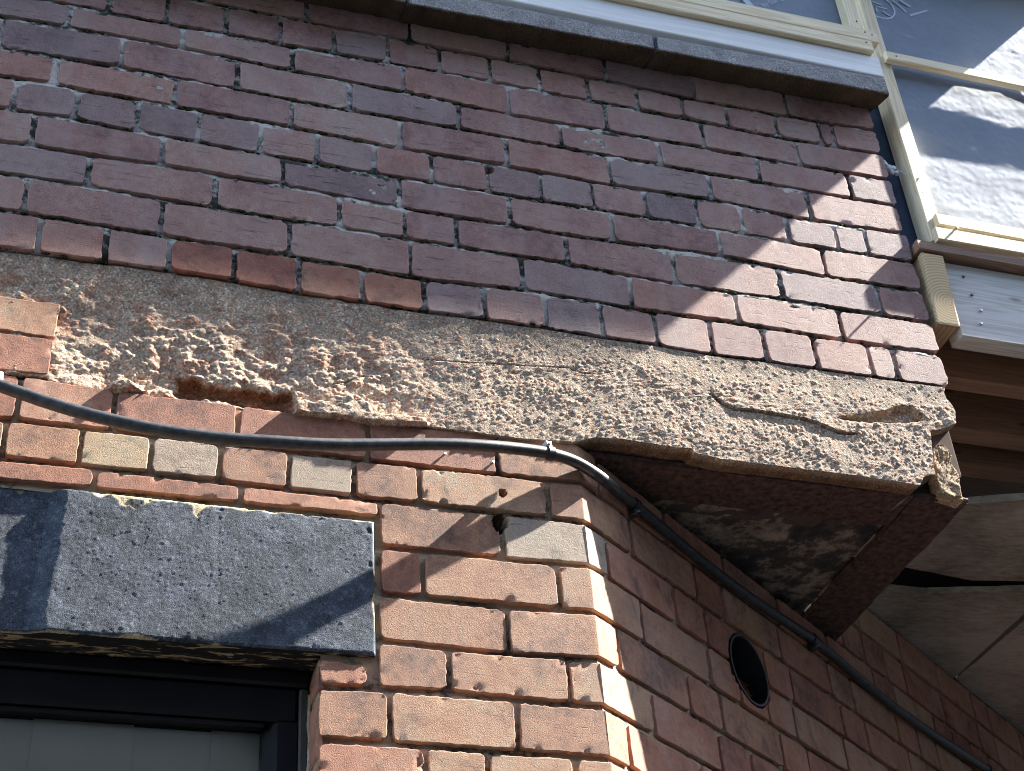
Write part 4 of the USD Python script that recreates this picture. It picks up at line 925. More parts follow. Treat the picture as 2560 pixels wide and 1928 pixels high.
# the mass of the walls behind their faces
part(UPPER, "core", box(-1.45, 0.806, 0.016, 0.22, 0.30, 1.31), CORE)
part(UPPER, "brick_return", box(0.806, 0.8155, 0.004, 0.22, 0.50, 1.31), LOOKS["D"])
low = shapely.Polygon([(-0.44, 0.014), (-0.012, 0.014), (-0.02, 0.05)] + [tuple((s * SPLAY + 0.014 * SPLAY_IN)[:2]) for s in (0.03, 2.8)] + [(2.0, 2.2), (-0.44, 2.2)]).buffer(0)
ring = np.array(low.exterior.coords)


def extruded(poly, z0, z1):
    m = trimesh.creation.extrude_polygon(poly, z1 - z0, engine="earcut")
    m.apply_translation([0, 0, z0])
    return m


vent_hole = trimesh.creation.cylinder(radius=0.0755, height=0.6, sections=40)
R4 = trimesh.geometry.align_vectors([0, 0, 1], SPLAY_IN)
vent_hole.apply_transform(R4)
vent_hole.apply_translation(0.5467 * SPLAY + [0, 0, 0.0062])
core_low = extruded(shapely.Polygon([(-0.44, 0.055), (-0.02, 0.055), tuple((0.03 * SPLAY + 0.055 * SPLAY_IN)[:2]), tuple((2.8 * SPLAY + 0.055 * SPLAY_IN)[:2]), (2.0, 2.4), (-0.44, 2.4)]), -1.5, 0.24)
core_low = trimesh.boolean.difference([core_low, vent_hole], engine="manifold")
part(LOWER, "core", core_low, CORE)
part(LOWER, "core", box(-1.6, -0.44, 0.10, 0.30, -0.195, 0.24), CORE)
# window jamb: the returned ends of the bricks
for z0, z1 in ((-0.262, -0.222), (-0.368, -0.275), (-0.47, -0.382)):
    part(LOWER, "brick", box(-0.4600, -0.4490, 0.0035, 0.075, z0, z1, 0.003, 0.0008), LOOKS["O"])
part(LOWER, "mortar", box(-0.4565, -0.445, 0.010, 0.08, -0.62, -0.2085, 0.001), MORTAR_L)

# ------------------------------------------------------------------ moss and dirt in the upper bed joints
tuft = trimesh.creation.icosphere(subdivisions=1, radius=1.0)
tv, tf = np.array(tuft.vertices), np.array(tuft.faces)
V, Fc = [], []
count = 0
for k, pts in UPPER_BEDS.items():
    for _ in range(170 if k else 60):
        x = rnd.uniform(-1.2, 0.80)
        if meshkit.noise(np.array([x * 5, k * 3.3, 0.0])) < 0.40 and k:
            continue
        z = float(line_at(pts, x)) + rnd.uniform(-0.0005, 0.0052)
        r = rnd.uniform(0.0012, 0.0034)
        q = tv * (1 + 0.35 * rng.standard_normal(len(tv))[:, None] * 0.6) * [r * rnd.uniform(1.0, 3.2), r, r * 0.8]
        V.append(q + [x, UPPER_Y + 0.0035 + rnd.uniform(-0.001, 0.003), z])
        Fc.append(tf + count * len(tv))
        count += 1
single("moss", (np.vstack(V), np.vstack(Fc)), MOSS, "dark moss and dirt clinging in the bed joints of the purple bricks", "moss", kind="stuff", smooth=True)

# ------------------------------------------------------------------ the broken concrete band
BEAM = thing("concrete_beam", "broken pebbly concrete band between the purple and the orange brickwork", "concrete beam")
nx, nt = 1150, 150
uu, tt = np.meshgrid(np.linspace(0, 1, nx), np.linspace(0, 1, nt), indexing="ij")
XR_T = [(0, .684), (.01, .688), (.09, .700), (.13, .728), (.2, .729), (.35, .736), (.47, .740), (.545, .744), (.57, .765), (.60, .785), (.65, .808), (.77, .814), (.83, .811), (.89, .803), (1, .800)]
xr = line_at(XR_T, tt)
bx = -1.43 + uu * (xr + 1.43)
zb_, zt_ = line_at(BEAM_BOTTOM, bx), line_at(BEAM_TOP, bx)
bz = zb_ + tt * (zt_ - zb_)
p2 = np.stack([bx, bz, 0 * bx], -1)
left = smooth01(-bx, 0.16, 0.50)
cap = smooth01(tt, 0.70, 0.93)               # smoother mortar fillet along the top
D = 0.0015 + left * 0.010 * (1 - 0.5 * cap) - 0.004 * smooth01(bx, -0.1, 0.2) * (1 - 0.4 * cap)
D += fb(p2, 11, 31, 3) * (0.0018 + 0.0045 * left) * (1 - 0.5 * cap)
calm_ = 1 - 0.35 * smooth01(fb(p2, 9, 47, 3), 0.02, 0.30)
D += fb(p2, 48, 32, 3) * (0.0009 + 0.0044 * left * (1 - 0.6 * cap)) * calm_
D += fb(p2 * [0.5, 1, 1], 140, 33, 3) * (0.0003 + 0.0020 * left) * (1 - 0.5 * cap) * calm_


def inside(poly, x, z):
    P = shapely.Polygon(poly).buffer(0)
    dist = shapely.distance(shapely.boundary(P), shapely.points(np.stack([x, z], -1)))
    return np.where(shapely.contains_xy(P, x, z), dist, -dist)


def near_line(pts, x, z):
    L = shapely.LineString(pts)
    return shapely.distance(L, shapely.points(np.stack([x, z], -1)))


wob = fb(p2, 80, 41, 2) * 0.004
nib = inside(NIB, bx, bz) + wob
D = np.where(nib > -0.003, D * (1 - smooth01(nib, -0.003, 0.003)) + (-0.0045 + 0.5 * (D - 0.011)) * smooth01(nib, -0.003, 0.003), D)
lump = inside(LUMP, bx, bz) + wob
D = D - smooth01(lump, -0.002, 0.010) * 0.013
h1 = inside(HOLLOW, bx, bz) + wob
D = D + smooth01(h1, -0.001, 0.007) * 0.013
h2 = inside(HOLLOW_B, bx, bz) + wob * 1.2 + fb(p2, 26, 44, 3) * 0.011
D = D + smooth01(h2, -0.004, 0.012) * 0.013
red_hollow = smooth01(h2, -0.002, 0.004)
for line, dep, wid, lip in ((CRACK, 0.014, 0.0026, 0.0028), (CRACK_B, 0.006, 0.0014, 0.0), (CRACK_C, 0.005, 0.0012, 0.0)):
    dl = near_line(line, bx, bz) + np.abs(fb(p2, 120, 43, 2)) * 0.0014
    D = D + dep * np.clip(1 - dl / wid, 0, 1)
    if lip:
        zl = line_at(sorted(line), bx)
        inx = smooth01(bx, line[0][0], line[0][0] + 0.05) * (1 - smooth01(bx, line[-1][0] - 0.03, line[-1][0]))
        D = D + np.where(bz < zl, lip * np.clip(1 - (zl - bz) / 0.05, 0, 1), -0.5 * lip * np.clip(1 - (bz - zl) / 0.03, 0, 1)) * inx
# embedded stones
NS = 17000
sx, st = rng.uniform(-1.43, 0.82, NS), rng.uniform(0, 1, NS)
sz = line_at(BEAM_BOTTOM, sx) + st * (line_at(BEAM_TOP, sx) - line_at(BEAM_BOTTOM, sx))
sl = smooth01(-sx, 0.12, 0.50)
sr = rng.gamma(3.0, 0.00048, NS) + 0.0006 + 0.0006 * sl
drop = (rng.uniform(0, 1, NS) < 0.35 * sl) | ((st > 0.80 - 0.1 * sl) & (rng.uniform(0, 1, NS) < 0.75))
sx, sz, sr, sl = sx[~drop], sz[~drop], sr[~drop], sl[~drop]
tree = cKDTree(np.stack([sx, sz], 1))
dd, ii = tree.query(np.stack([bx.ravel(), bz.ravel()], 1), k=4)
hgt = np.sqrt(np.clip(sr[ii] ** 2 - dd ** 2, 0, None))
win = hgt.argmax(1)
hmax = hgt.max(1).reshape(bx.shape)
sid = ii[np.arange(len(ii)), win].reshape(bx.shape)
flat = smooth01(fb(p2, 9, 47, 3), 0.02, 0.30)
D = D - 0.34 * hmax * (1 - 0.6 * red_hollow) * (1 - 0.4 * flat)
pal_r = np.array([(0.42, 0.35, 0.27), (0.34, 0.28, 0.22), (0.46, 0.42, 0.36), (0.29, 0.25, 0.23), (0.40, 0.26, 0.19), (0.50, 0.45, 0.38), (0.24, 0.22, 0.22), (0.42, 0.32, 0.22), (0.38, 0.22, 0.16)])
pal_l = np.array([(0.45, 0.40, 0.32), (0.50, 0.44, 0.36), (0.40, 0.17, 0.11), (0.36, 0.14, 0.10), (0.46, 0.30, 0.22), (0.42, 0.38, 0.31), (0.30, 0.17, 0.14), (0.52, 0.47, 0.38)])
scol = np.where((rng.uniform(0, 1, len(sx)) < sl)[:, None], pal_l[rng.integers(0, len(pal_l), len(sx))], pal_r[rng.integers(0, len(pal_r), len(sx))]) * rng.uniform(0.85, 1.5, (len(sx), 1))
base = np.array([0.44, 0.388, 0.325]) * (1 + 0.30 * fb(p2, 30, 51, 4)[..., None]) + np.array([0.05, 0.045, 0.035]) * left[..., None]
base = base * (1 - 0.12 * cap[..., None])
w = smooth01(hmax, 0.0002, 0.0009)[..., None] * (0.9 - 0.35 * left[..., None])
col = base * (1 - w) + scol[sid] * w
redz = smooth01(fb(p2, 22, 53, 3), 0.12, 0.45)[..., None] * left[..., None] * (1 - cap[..., None]) * 0.5
col = col * (1 - redz) + np.array([0.40, 0.20, 0.13]) * redz
brown = np.array([0.22, 0.115, 0.065]) * (1 + 0.5 * fb(p2, 45, 57, 3)[..., None])
col = col * (1 - red_hollow[..., None]) + brown * red_hollow[..., None]
by = -0.006 + D
face = np.stack([bx, by, bz], -1)
bot = face[:, 0].copy()
rows, cols = [], []
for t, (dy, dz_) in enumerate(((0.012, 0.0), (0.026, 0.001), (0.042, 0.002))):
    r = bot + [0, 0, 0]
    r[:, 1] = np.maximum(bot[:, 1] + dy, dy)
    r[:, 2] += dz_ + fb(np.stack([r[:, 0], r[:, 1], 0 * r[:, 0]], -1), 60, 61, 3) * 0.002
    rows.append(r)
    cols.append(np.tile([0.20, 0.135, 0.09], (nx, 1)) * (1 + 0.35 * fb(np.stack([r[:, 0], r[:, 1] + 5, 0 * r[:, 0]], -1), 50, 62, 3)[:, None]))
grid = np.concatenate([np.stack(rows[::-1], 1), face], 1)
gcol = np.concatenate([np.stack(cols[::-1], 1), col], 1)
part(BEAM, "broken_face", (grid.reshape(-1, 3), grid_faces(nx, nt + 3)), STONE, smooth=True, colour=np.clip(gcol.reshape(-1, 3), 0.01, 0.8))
end = grid[-1]
endb = end + [0.0, 0.06, 0.0]
endb[:, 0] -= 0.01
ev = np.concatenate([end[None], (end * 0.5 + endb * 0.5 + [0.004, 0, 0])[None], endb[None]], 0)
part(BEAM, "broken_end", (ev.reshape(-1, 3), grid_faces(3, nt + 3)), STONE, smooth=True, colour=np.tile([0.26, 0.22, 0.17], (3 * (nt + 3), 1)))
part(BEAM, "core", box(-1.45, 0.795, 0.050, 0.20, 0.266, 0.496), CORE)
part(BEAM, "core", box(-1.45, -0.02, 0.060, 0.20, 0.236, 0.30), CORE)


def rough_solid(poly, y0, y1, amp, seed, cell=0.006):
    """A lump with a broken outline: a polygon in the wall plane given depth, then roughened all over."""
    m = trimesh.creation.extrude_polygon(shapely.Polygon(poly).buffer(0.001).buffer(-0.001), y1 - y0, engine="earcut")
    v = np.array(m.vertices)
    m = trimesh.Trimesh(np.stack([v[:, 0], y0 + v[:, 2], v[:, 1]], 1), m.faces[:, ::-1])
    for _ in range(7):
        if m.edges_unique_length.max() < cell:
            break
        m = m.subdivide_to_size(cell) if hasattr(m, "subdivide_to_size") else m.subdivide()
    m.merge_vertices()
    trimesh.smoothing.filter_taubin(m, iterations=6)
    n = np.array(m.vertex_normals)
    v = np.array(m.vertices)
    m.vertices = v + n * (fb(v, 45, seed, 3) * amp + fb(v, 150, seed + 1, 2) * amp * 0.4)[:, None]
    m.fix_normals()
    return m


fr = rough_solid(FRAGMENT, 0.004, 0.035, 0.0045, 71)
single("concrete_fragment", fr, STONE, "loose upright splinter of concrete standing at the right end of the broken band", "concrete fragment", smooth=True,
       colour=np.array([0.40, 0.33, 0.24]) * (1 + 0.4 * fb(np.array(fr.vertices), 60, 73, 3)[:, None]))

# ------------------------------------------------------------------ steel and soffit under the overhang
def rough_plate(x0, x1, y0, y1, z, t, step=0.012, amp=0.0008, seed=0, edge=0.0):
    X, Y = np.linspace(x0, x1, max(3, int((x1 - x0) / step))), np.linspace(y0, y1, max(3, int((y1 - y0) / step)))
    x, y = np.meshgrid(X, Y, indexing="ij")
    q = np.stack([x, y, 0 * x], -1)
    zz = z + fb(q, 40, seed, 3) * amp
    ex = fb(q, 16, seed + 3, 3) * edge
    lo = np.stack([x + ex * (np.abs(2 * (x - x0) / (x1 - x0) - 1) > 0.98), y + ex * 0.3 * (np.abs(2 * (y - y0) / (y1 - y0) - 1) > 0.99), zz], -1)
    hi = lo + [0, 0, t]
    n0, n1 = x.shape
    ids = np.arange(n0 * n1).reshape(n0, n1)
    f = [grid_faces(n0, n1, True), grid_faces(n0, n1) + n0 * n1]
    rim = np.r_[ids[:-1, 0], ids[-1, :-1], ids[:0:-1, -1], ids[0, :0:-1]]
    nx_ = np.roll(rim, -1)
    f += [np.stack([rim, nx_, nx_ + n0 * n1], 1), np.stack([rim, nx_ + n0 * n1, rim + n0 * n1], 1)]
    return np.vstack([lo.reshape(-1, 3), hi.reshape(-1, 3)]), np.vstack(f)


single("steel_beam", rough_plate(0.035, 0.695, 0.030, 0.137, 0.2475, 0.012, seed=81), RUST, "rusty steel flange running along under the front of the concrete band", "steel beam", smooth=30)
RB = thing("steel_beam", "rusty steel flange running back from the end of the band to the slanting wall", "steel beam")
part(RB, "flange", rough_plate(0.697, 0.811, 0.029, 0.80, 0.2455, 0.012, seed=82, edge=0.006), RUST, smooth=30)
part(RB, "rusty_edge", tube(np.array([(x, 0.0275, 0.2525 + 0.0012 * math.sin(90 * x)) for x in np.linspace(0.735, 0.811, 18)]), 0.0042, 8), RUST, smooth=True)
single("soffit_slab", rough_plate(-0.02, 0.70, 0.12, 1.0, 0.266, 0.05, step=0.02, amp=0.003, seed=83), SOFFIT, "dark stained concrete soffit with pale flaking patches between the two steel flanges", "soffit", smooth=30)
single("ceiling_deck", box(0.83, 2.6, 0.60, 2.2, 0.500, 0.53), DARK, "dark underside of the floor above the slanting wall", "ceiling")


def board_slab(name, poly, z, t, seed, label, group=None):
    P = shapely.Polygon(poly).segmentize(0.012)
    c = np.array(P.exterior.coords)[:-1]
    c = c + np.stack([fb(np.c_[c, 0 * c[:, 0]], 24, seed, 3), fb(np.c_[c, 0 * c[:, 0]], 24, seed + 1, 3)], 1) * 0.0020
    m = trimesh.creation.extrude_polygon(shapely.Polygon(c).buffer(0), t, engine="earcut")
    m.apply_translation([0, 0, z])
    m = m.subdivide_to_size(0.02)
    v = np.array(m.vertices)
    v[:, 2] += fb(v * [1, 1, 0], 9, seed + 2, 3) * 0.0010
    m.vertices = v
    single(name, m, SLAB, label, "board", group, smooth=40)


board_slab("ceiling_board", [(0.86, 0.30), (1.0119, 0.2824), (1.1537, 0.2335), (1.75, 0.12), (1.75, 0.495), (1.196, 0.580), (1.0208, 0.5567), (0.86, 0.535)], 0.430, 0.018, 91, "rough grey-brown ceiling board nearest the joists, beside the rusty flange")
board_slab("ceiling_board", [(0.90, 0.665), (1.1235, 0.6584), (1.3529, 0.6034), (1.412, 0.598), (1.418, 0.72), (1.422, 1.056), (1.30, 0.968), (1.10, 0.82), (0.92, 0.69)], 0.431, 0.016, 94, "rough grey-brown ceiling board behind the dark gap, next to the slanting wall")
board_slab("ceiling_board", [(1.432, 1.058), (1.437, 0.74), (1.424, 0.59), (1.80, 0.515), (2.30, 0.42), (2.30, 1.70)], 0.431, 0.016, 97, "third ceiling board, at the right edge of the picture above the slanting wall")
# ------------------------------------------------------------------ vent in the slanting wall
VENT = thing("vent_pipe", "round black vent pipe opening in the shaded slanting wall", "vent pipe")
outer = trimesh.creation.cylinder(radius=0.0715, height=0.26, sections=56)
inner = trimesh.creation.cylinder(radius=0.0675, height=0.50, sections=56)
pipe = trimesh.boolean.difference([outer, inner], engine="manifold")
for m in (pipe,):
    m.apply_transform(R4)
    m.apply_translation(0.5467 * SPLAY + [0, 0, 0.0062] + 0.1285 * SPLAY_IN)
part(VENT, "pipe", pipe, plain("pipe_plastic", (0.010, 0.013, 0.018), rough=0.4, spec=0.5), smooth=40)
cap_ = trimesh.creation.cylinder(radius=0.0690, height=0.006, sections=40)
cap_.apply_transform(R4)
cap_.apply_translation(0.5467 * SPLAY + [0, 0, 0.0062] + 0.22 * SPLAY_IN)
part(VENT, "back_flap", cap_, DARK)  # near-black disc stands in for the dark inside of the pipe

# ------------------------------------------------------------------ window lintel
LINTEL = thing("window_lintel", "black painted rough stone lintel over the window", "lintel")
X, Tt = np.linspace(-1.45, -0.3705, 560), np.linspace(0, 1, 132)
x, t = np.meshgrid(X, Tt, indexing="ij")
zlo = np.interp(x, [-1.45, -0.93, -0.373], [-0.2075, -0.2063, -0.2006])
zhi = np.full_like(x, 0.0422)
z = zlo + t * (zhi - zlo)
q = np.stack([x, z, 0 * x], -1)
ed = np.minimum(np.minimum(z - zlo, zhi - z), -0.3705 - x)
D = -0.0035 + fb(q, 14, 101, 3) * 0.0010
D += smooth01(-x + fb(q, 30, 107, 2) * 0.004 - 0.012 * (0.5 - t), 0.856, 0.886) * 0.0100
calm = smooth01(-x, 0.862, 0.872)
NG = 52000
gx, gz = rng.uniform(-1.45, -0.37, NG), rng.uniform(-0.21, 0.043, NG)
gr = rng.gamma(3.0, 0.00030, NG) + 0.0006
tr = cKDTree(np.stack([gx, gz], 1))
dd, ii = tr.query(np.stack([x.ravel(), z.ravel()], 1), k=4)
hg = np.sqrt(np.clip(gr[ii] ** 2 - dd ** 2, 0, None)).max(1).reshape(x.shape)
D -= 0.16 * hg
for xa in (-0.6325, -0.6175):
    path = xa + 0.0018 * np.sin(z * 60 + xa * 100) + (z - 0.0) * -0.06
    on = smooth01(z, -0.155, -0.12)
    D -= 0.0014 * np.clip(1 - np.abs(x - path) / 0.0030, 0, 1) * on * 0.16
smoothstrip = np.clip(1 - np.abs(x + 0.625 + 0.06 * z) / 0.006, 0, 1) * smooth01(z, -0.15, -0.12)
D += np.clip(1 - ed / 0.004, 0, 1) ** 2 * 0.004 + np.clip(fb(q, 50, 103, 3) - 0.2, 0, 1) * 0.009 * np.clip(1 - ed / 0.014, 0, 1)
chips = smooth01(fb(q, 26, 105, 4) * (0.35 + 0.65 * np.clip(1 - ed / 0.05, 0, 1)) + 0.85 * np.clip(1 - (zhi - z) / 0.055, 0, 1) * np.clip(1 - np.abs(x + 0.73) / 0.16, 0, 1) + 0.9 * np.clip(1 - ed / 0.007, 0, 1) * (0.55 + 0.45 * np.sign(fb(q, 7, 106, 2))), 0.58, 0.68)
topline = np.clip(1 - (zhi - z) / 0.0035, 0, 1)
chips = np.maximum(chips, smooth01(topline + 0.5 * fb(q, 60, 108, 2), 0.45, 0.7) * smooth01(fb(q, 12, 109, 2), -0.35, 0.0))
cblack = np.array([0.066, 0.079, 0.100]) * (1 + 0.5 * fb(q, 70, 104, 3)[..., None]) * (1 + 0.45 * fb(q, 9, 114, 3)[..., None]) + 0.04 * smoothstrip[..., None] + np.array([0.060, 0.066, 0.075]) * smooth01(fb(q, 210, 115, 3), 0.22, 0.5)[..., None]
ccream = np.array([0.46, 0.38, 0.24]) * (1 + 0.25 * fb(q, 120, 110, 2)[..., None])
col = cblack * (1 - chips[..., None]) + ccream * chips[..., None]
D += 0.0012 * chips
f3 = np.stack([x, D, z], -1)
ridge = np.stack([f3[:, -1] + [0, 0.012, 0.0], f3[:, -1] + [0, 0.004, 0.0]], 1)[:, ::-1]
f3 = np.concatenate([f3, ridge], 1)
col = np.concatenate([col, np.tile([0.40, 0.33, 0.20], (560, 2, 1))], 1)
part(LINTEL, "painted_face", (f3.reshape(-1, 3), grid_faces(560, 134)), PAINT, smooth=True, colour=np.clip(col.reshape(-1, 3), 0.005, 0.8))
part(LINTEL, "painted_end", (np.concatenate([f3[-1], f3[-1] + [-0.001, 0.02, 0]]), grid_faces(2, 134)), FRAME_SIDE, smooth=True)
under = []
for dy in np.linspace(0, 1, 9):
    r = f3[:, 0].copy()
    r[:, 1] = r[:, 1] * (1 - dy) + 0.066 * dy
    r[:, 2] += fb(np.stack([r[:, 0], r[:, 1], 0 * r[:, 0]], -1), 45, 111, 3) * 0.0022 * min(1, dy * 5)
    under.append(r)
under = np.stack(under, 1)
part(LINTEL, "flaking_underside", (under.reshape(-1, 3), grid_faces(560, 9, True)), UNDERPAINT, smooth=True)
part(LINTEL, "core", box(-1.45, -0.374, 0.016, 0.10, -0.198, 0.036), CORE)

# ------------------------------------------------------------------ window
WIN = thing("window", "black framed window below the painted lintel", "window")
head_f = box(-1.5, -0.4605, 0.058, 0.13, -0.232, -0.2055, 0.004)
part(WIN, "frame_head", head_f, FRAME)
part(WIN, "frame_head", box(-1.5, -0.478, 0.063, 0.13, -0.289, -0.234, 0.004), FRAME)
part(WIN, "glazing_bead", plank(-1.5, -0.528, 0.0700, 0.088, -0.298, -0.290, 0, 0.0, 0.002), FRAME)
part(WIN, "frame_jamb", box(-0.476, -0.4610, 0.060, 0.13, -0.75, -0.234, 0.003), FRAME_SIDE)
jp = shapely.Polygon([(-0.478, 0.063), (-0.507, 0.063), (-0.5075, 0.066), (-0.5265, 0.0845), (-0.5265, 0.12), (-0.478, 0.12)])
part(WIN, "frame_jamb", extruded(jp, -0.75, -0.2905), FRAME)
part(WIN, "pane", box(-1.5, -0.525, 0.087, 0.091, -0.75, -0.29, 0.0005), GLASS)
sz_ = np.linspace(-0.62, -0.245, 60)
part(WIN, "sealant", tube(np.stack([-0.4602 + fb(np.stack([sz_, 0 * sz_, 0 * sz_], 1), 40, 191, 3) * 0.0022, 0.060 + 0 * sz_, sz_], 1), 0.0035, 8), plain("old_sealant", (0.30, 0.25, 0.18), rough=0.8, vary=0.4, scale=120.0), smooth=True)
BL = thing("vertical_blind", "pale beige slats behind the dark framed window glass, toned for its reflection", "slats")
for i, (xa, xb_, y) in enumerate([(-1.30, -1.185, .112), (-1.20, -1.075, .119), (-1.09, -0.95, .112), (-0.965, -0.845, .119), (-0.86, -0.715, .112), (-0.735, -0.545, .119), (-0.60, -0.478, .112)]):
    part(BL, "slat", plank(xa, xb_, y, y + 0.002, -0.95, -0.2, 2, 0.002, 0.0005), SLATS)
single("room", box(-1.7, -0.30, 0.6, 0.62, -1.6, 0.3), DARK, "dark room behind the window blind", "room")

# ------------------------------------------------------------------ cable and its clips
cpts, arc = spline(CABLE, 0.008)
cpts = cpts + np.stack([0 * cpts[:, 0], fb(np.stack([cpts[:, 0], 0 * cpts[:, 0], 0 * cpts[:, 0]], 1), 4.5, 181, 2) * 0.0008, fb(np.stack([cpts[:, 0], 5 + 0 * cpts[:, 0], 0 * cpts[:, 0]], 1), 5.5, 182, 2) * 0.0022], 1)
single("cable", tube(cpts, 0.0105, 20), PLASTIC, "thick black cable sagging across the orange bricks and round the corner under the soffit", "cable", smooth=True)


def clip(at, along, out, label, boss_look, size=1.0, flip=1):
    t = along / np.linalg.norm(along)
    o = out - t * (out @ t)
    o /= np.linalg.norm(o)
    s = np.cross(o, t) * flip
    M = np.eye(4)
    M[:3, 0], M[:3, 1], M[:3, 2], M[:3, 3] = t, s, o, at
    k = thing("cable_clip", label, "cable clip", "plastic clips holding the cable")
    ring_pts = [(math.cos(a), math.sin(a)) for a in np.linspace(-0.15 * math.pi, 1.15 * math.pi, 15)]
    ro, ri, wd = 0.0132 * size, 0.0104, 0.0065
    poly = [(ro * c, ro * s_) for c, s_ in ring_pts] + [(ri * c, ri * s_) for c, s_ in ring_pts[::-1]]
    m = trimesh.creation.extrude_polygon(shapely.Polygon(poly), 2 * wd, engine="earcut")
    v = np.array(m.vertices)
    m.vertices = np.stack([v[:, 2] - wd, v[:, 0], v[:, 1]], 1)
    m.fix_normals()
    m.apply_transform(M)
    part(k, "strap", m, BLACKCLIP, smooth=40)
    b = box(-wd, wd, 0.009, 0.0245, -0.012, 0.0065, 0.0018)
    b.apply_transform(M)
    part(k, "boss", b, boss_look, smooth=40)
    n = trimesh.creation.cylinder(radius=0.0028, height=0.004, sections=14)
    n.apply_translation([0, 0.0165, 0.0085])
    n.apply_transform(M)
    part(k, "nail_head", n, NAIL, smooth=40)


def cable_at(x):
    i = int(np.argmin(np.abs(cpts[:, 0] - x)))
    return cpts[i], cpts[i + 1] - cpts[i]


c, d_ = cable_at(-0.062)
clip(c, d_, np.array([0, -1.0, 0.1]), "cable clip just left of the brick corner, boss greyed for sun sheen", SHEEN_CLIP, flip=1)
c, d_ = cable_at(-0.985)
clip(c, d_, np.array([0, -1.0, 0.1]), "cable clip at the left edge of the picture, below the two proud bricks", SHEEN_CLIP, flip=1)
c, d_ = cable_at(0.135)
clip(c, d_, -SPLAY_IN, "black cable clip in the shade just right of the brick corner", BLACKCLIP, flip=-1)
c, d_ = cable_at(0.693)
clip(c, d_, -SPLAY_IN, "black cable clip under the end of the rusty return flange", BLACKCLIP, flip=-1)
c, d_ = cable_at(1.463)
clip(c, d_, -SPLAY_IN, "black cable clip at the lower right edge of the picture", BLACKCLIP, flip=-1)

# ------------------------------------------------------------------ nails in the joints
for wall, x, z, label in (("L", -0.2446, 0.193, "small nail under the cable, the left one of the pair in the orange brick"),
                          ("L", -0.1588, 0.188, "small nail under the cable, the right one of the pair in the orange brick")):
    m = trimesh.creation.cylinder(radius=0.0016, height=0.011, sections=10)
    hd = trimesh.creation.cylinder(radius=0.0024, height=0.0012, sections=12)
    hd.apply_translation([0, 0, 0.0055])
    m = trimesh.util.concatenate([m, hd])
    m.apply_transform(trimesh.geometry.align_vectors([0, 0, 1], [0.15, -1.0, 0.2]))
    m.apply_translation([x, (UPPER_Y + 0.0018 if wall == "U" else 0.0035), z])
    single("nail", m, NAIL, label, "nail", smooth=40)

# ------------------------------------------------------------------ coping stones
def coping(x0, x1, z0, z1, zt0, zt1, seed, label, group=None):
    """Weathered stone: front face, chamfered lower arris, rough underside sloping back to the wall."""
    prof = [(-0.010, 0.028), (-0.040, 0.014), (-0.066, 0.004), (-0.080, 0.0), (-0.0835, 0.002), (-0.0845, 0.006)]
    prof += [(-0.0845, 0.006 + 0.0065 * k) for k in range(1, 8)] + [(-0.0845, 0.056), (-0.081, 0.0595), (-0.06, 0.060), (0.06, 0.060), (0.19, 0.060)]
    prof = np.array(prof)
    n = int((x1 - x0) / 0.005)
    X = np.linspace(x0, x1, n)
    a = np.repeat(X[:, None], len(prof), 1)
    zb = np.interp(X, [x0, x1], [z0, z1])[:, None]
    hh = np.interp(X, [x0, x1], [zt0 - z0, zt1 - z1])[:, None] / 0.060
    v = np.stack([a, np.repeat(prof[None, :, 0], n, 0), zb + prof[None, :, 1] * hh], -1)
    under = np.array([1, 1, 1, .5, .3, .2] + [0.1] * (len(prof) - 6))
    nn = fb(v, 60, seed, 3)
    v[..., 2] += nn * 0.0035 * under + fb(v, 16, seed + 1, 3) * 0.0025 * under
    v[..., 1] += fb(v, 90, seed + 2, 3) * 0.0018 + fb(v, 20, seed + 7, 2) * 0.0012
    e = np.minimum(a - x0, x1 - a)
    v[..., 1] += np.clip(1 - e / 0.004, 0, 1) ** 2 * 0.004
    g_ = np.arange(len(prof))
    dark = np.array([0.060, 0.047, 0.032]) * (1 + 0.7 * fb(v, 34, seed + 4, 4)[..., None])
    grit = fb(v, 170, seed + 5, 2)
    speck = smooth01(grit, 0.05, 0.5)[..., None] * 0.6
    stone = np.array([0.29, 0.285, 0.278]) * (1 + 0.35 * fb(v, 25, seed + 6, 3)[..., None])
    stone = stone * (1 - speck) + np.array([0.46, 0.45, 0.43]) * speck
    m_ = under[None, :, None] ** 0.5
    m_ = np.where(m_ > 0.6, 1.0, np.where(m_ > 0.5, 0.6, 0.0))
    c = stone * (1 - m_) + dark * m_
    f = [grid_faces(n, len(prof), True)]
    ids = np.arange(n * len(prof)).reshape(n, len(prof))
    vv = v.reshape(-1, 3)
    caps = []
    for row_, flip in ((ids[0], False), (ids[-1], True)):
        for k in range(1, len(prof) - 1):
            caps.append([row_[0], row_[k], row_[k + 1]] if not flip else [row_[0], row_[k + 1], row_[k]])
    f.append(np.array(caps))
    single("coping_stone", (vv, np.vstack(f)), GRIT, label, "coping stone", group, smooth=True, colour=np.clip(c.reshape(-1, 3), 0.008, 0.6))


coping(-1.45, -0.3055, 1.262, 1.264, 1.322, 1.322, 121, "mossy coping stone at the top edge of the picture, left of the first joint")
coping(-0.3015, 0.2515, 1.260, 1.274, 1.318, 1.319, 131, "long speckled coping stone between the two joints, above the purple bricks")
coping(0.2555, 0.8265, 1.273, 1.281, 1.318, 1.336, 141, "speckled grey coping stone at the right end, under the white board")

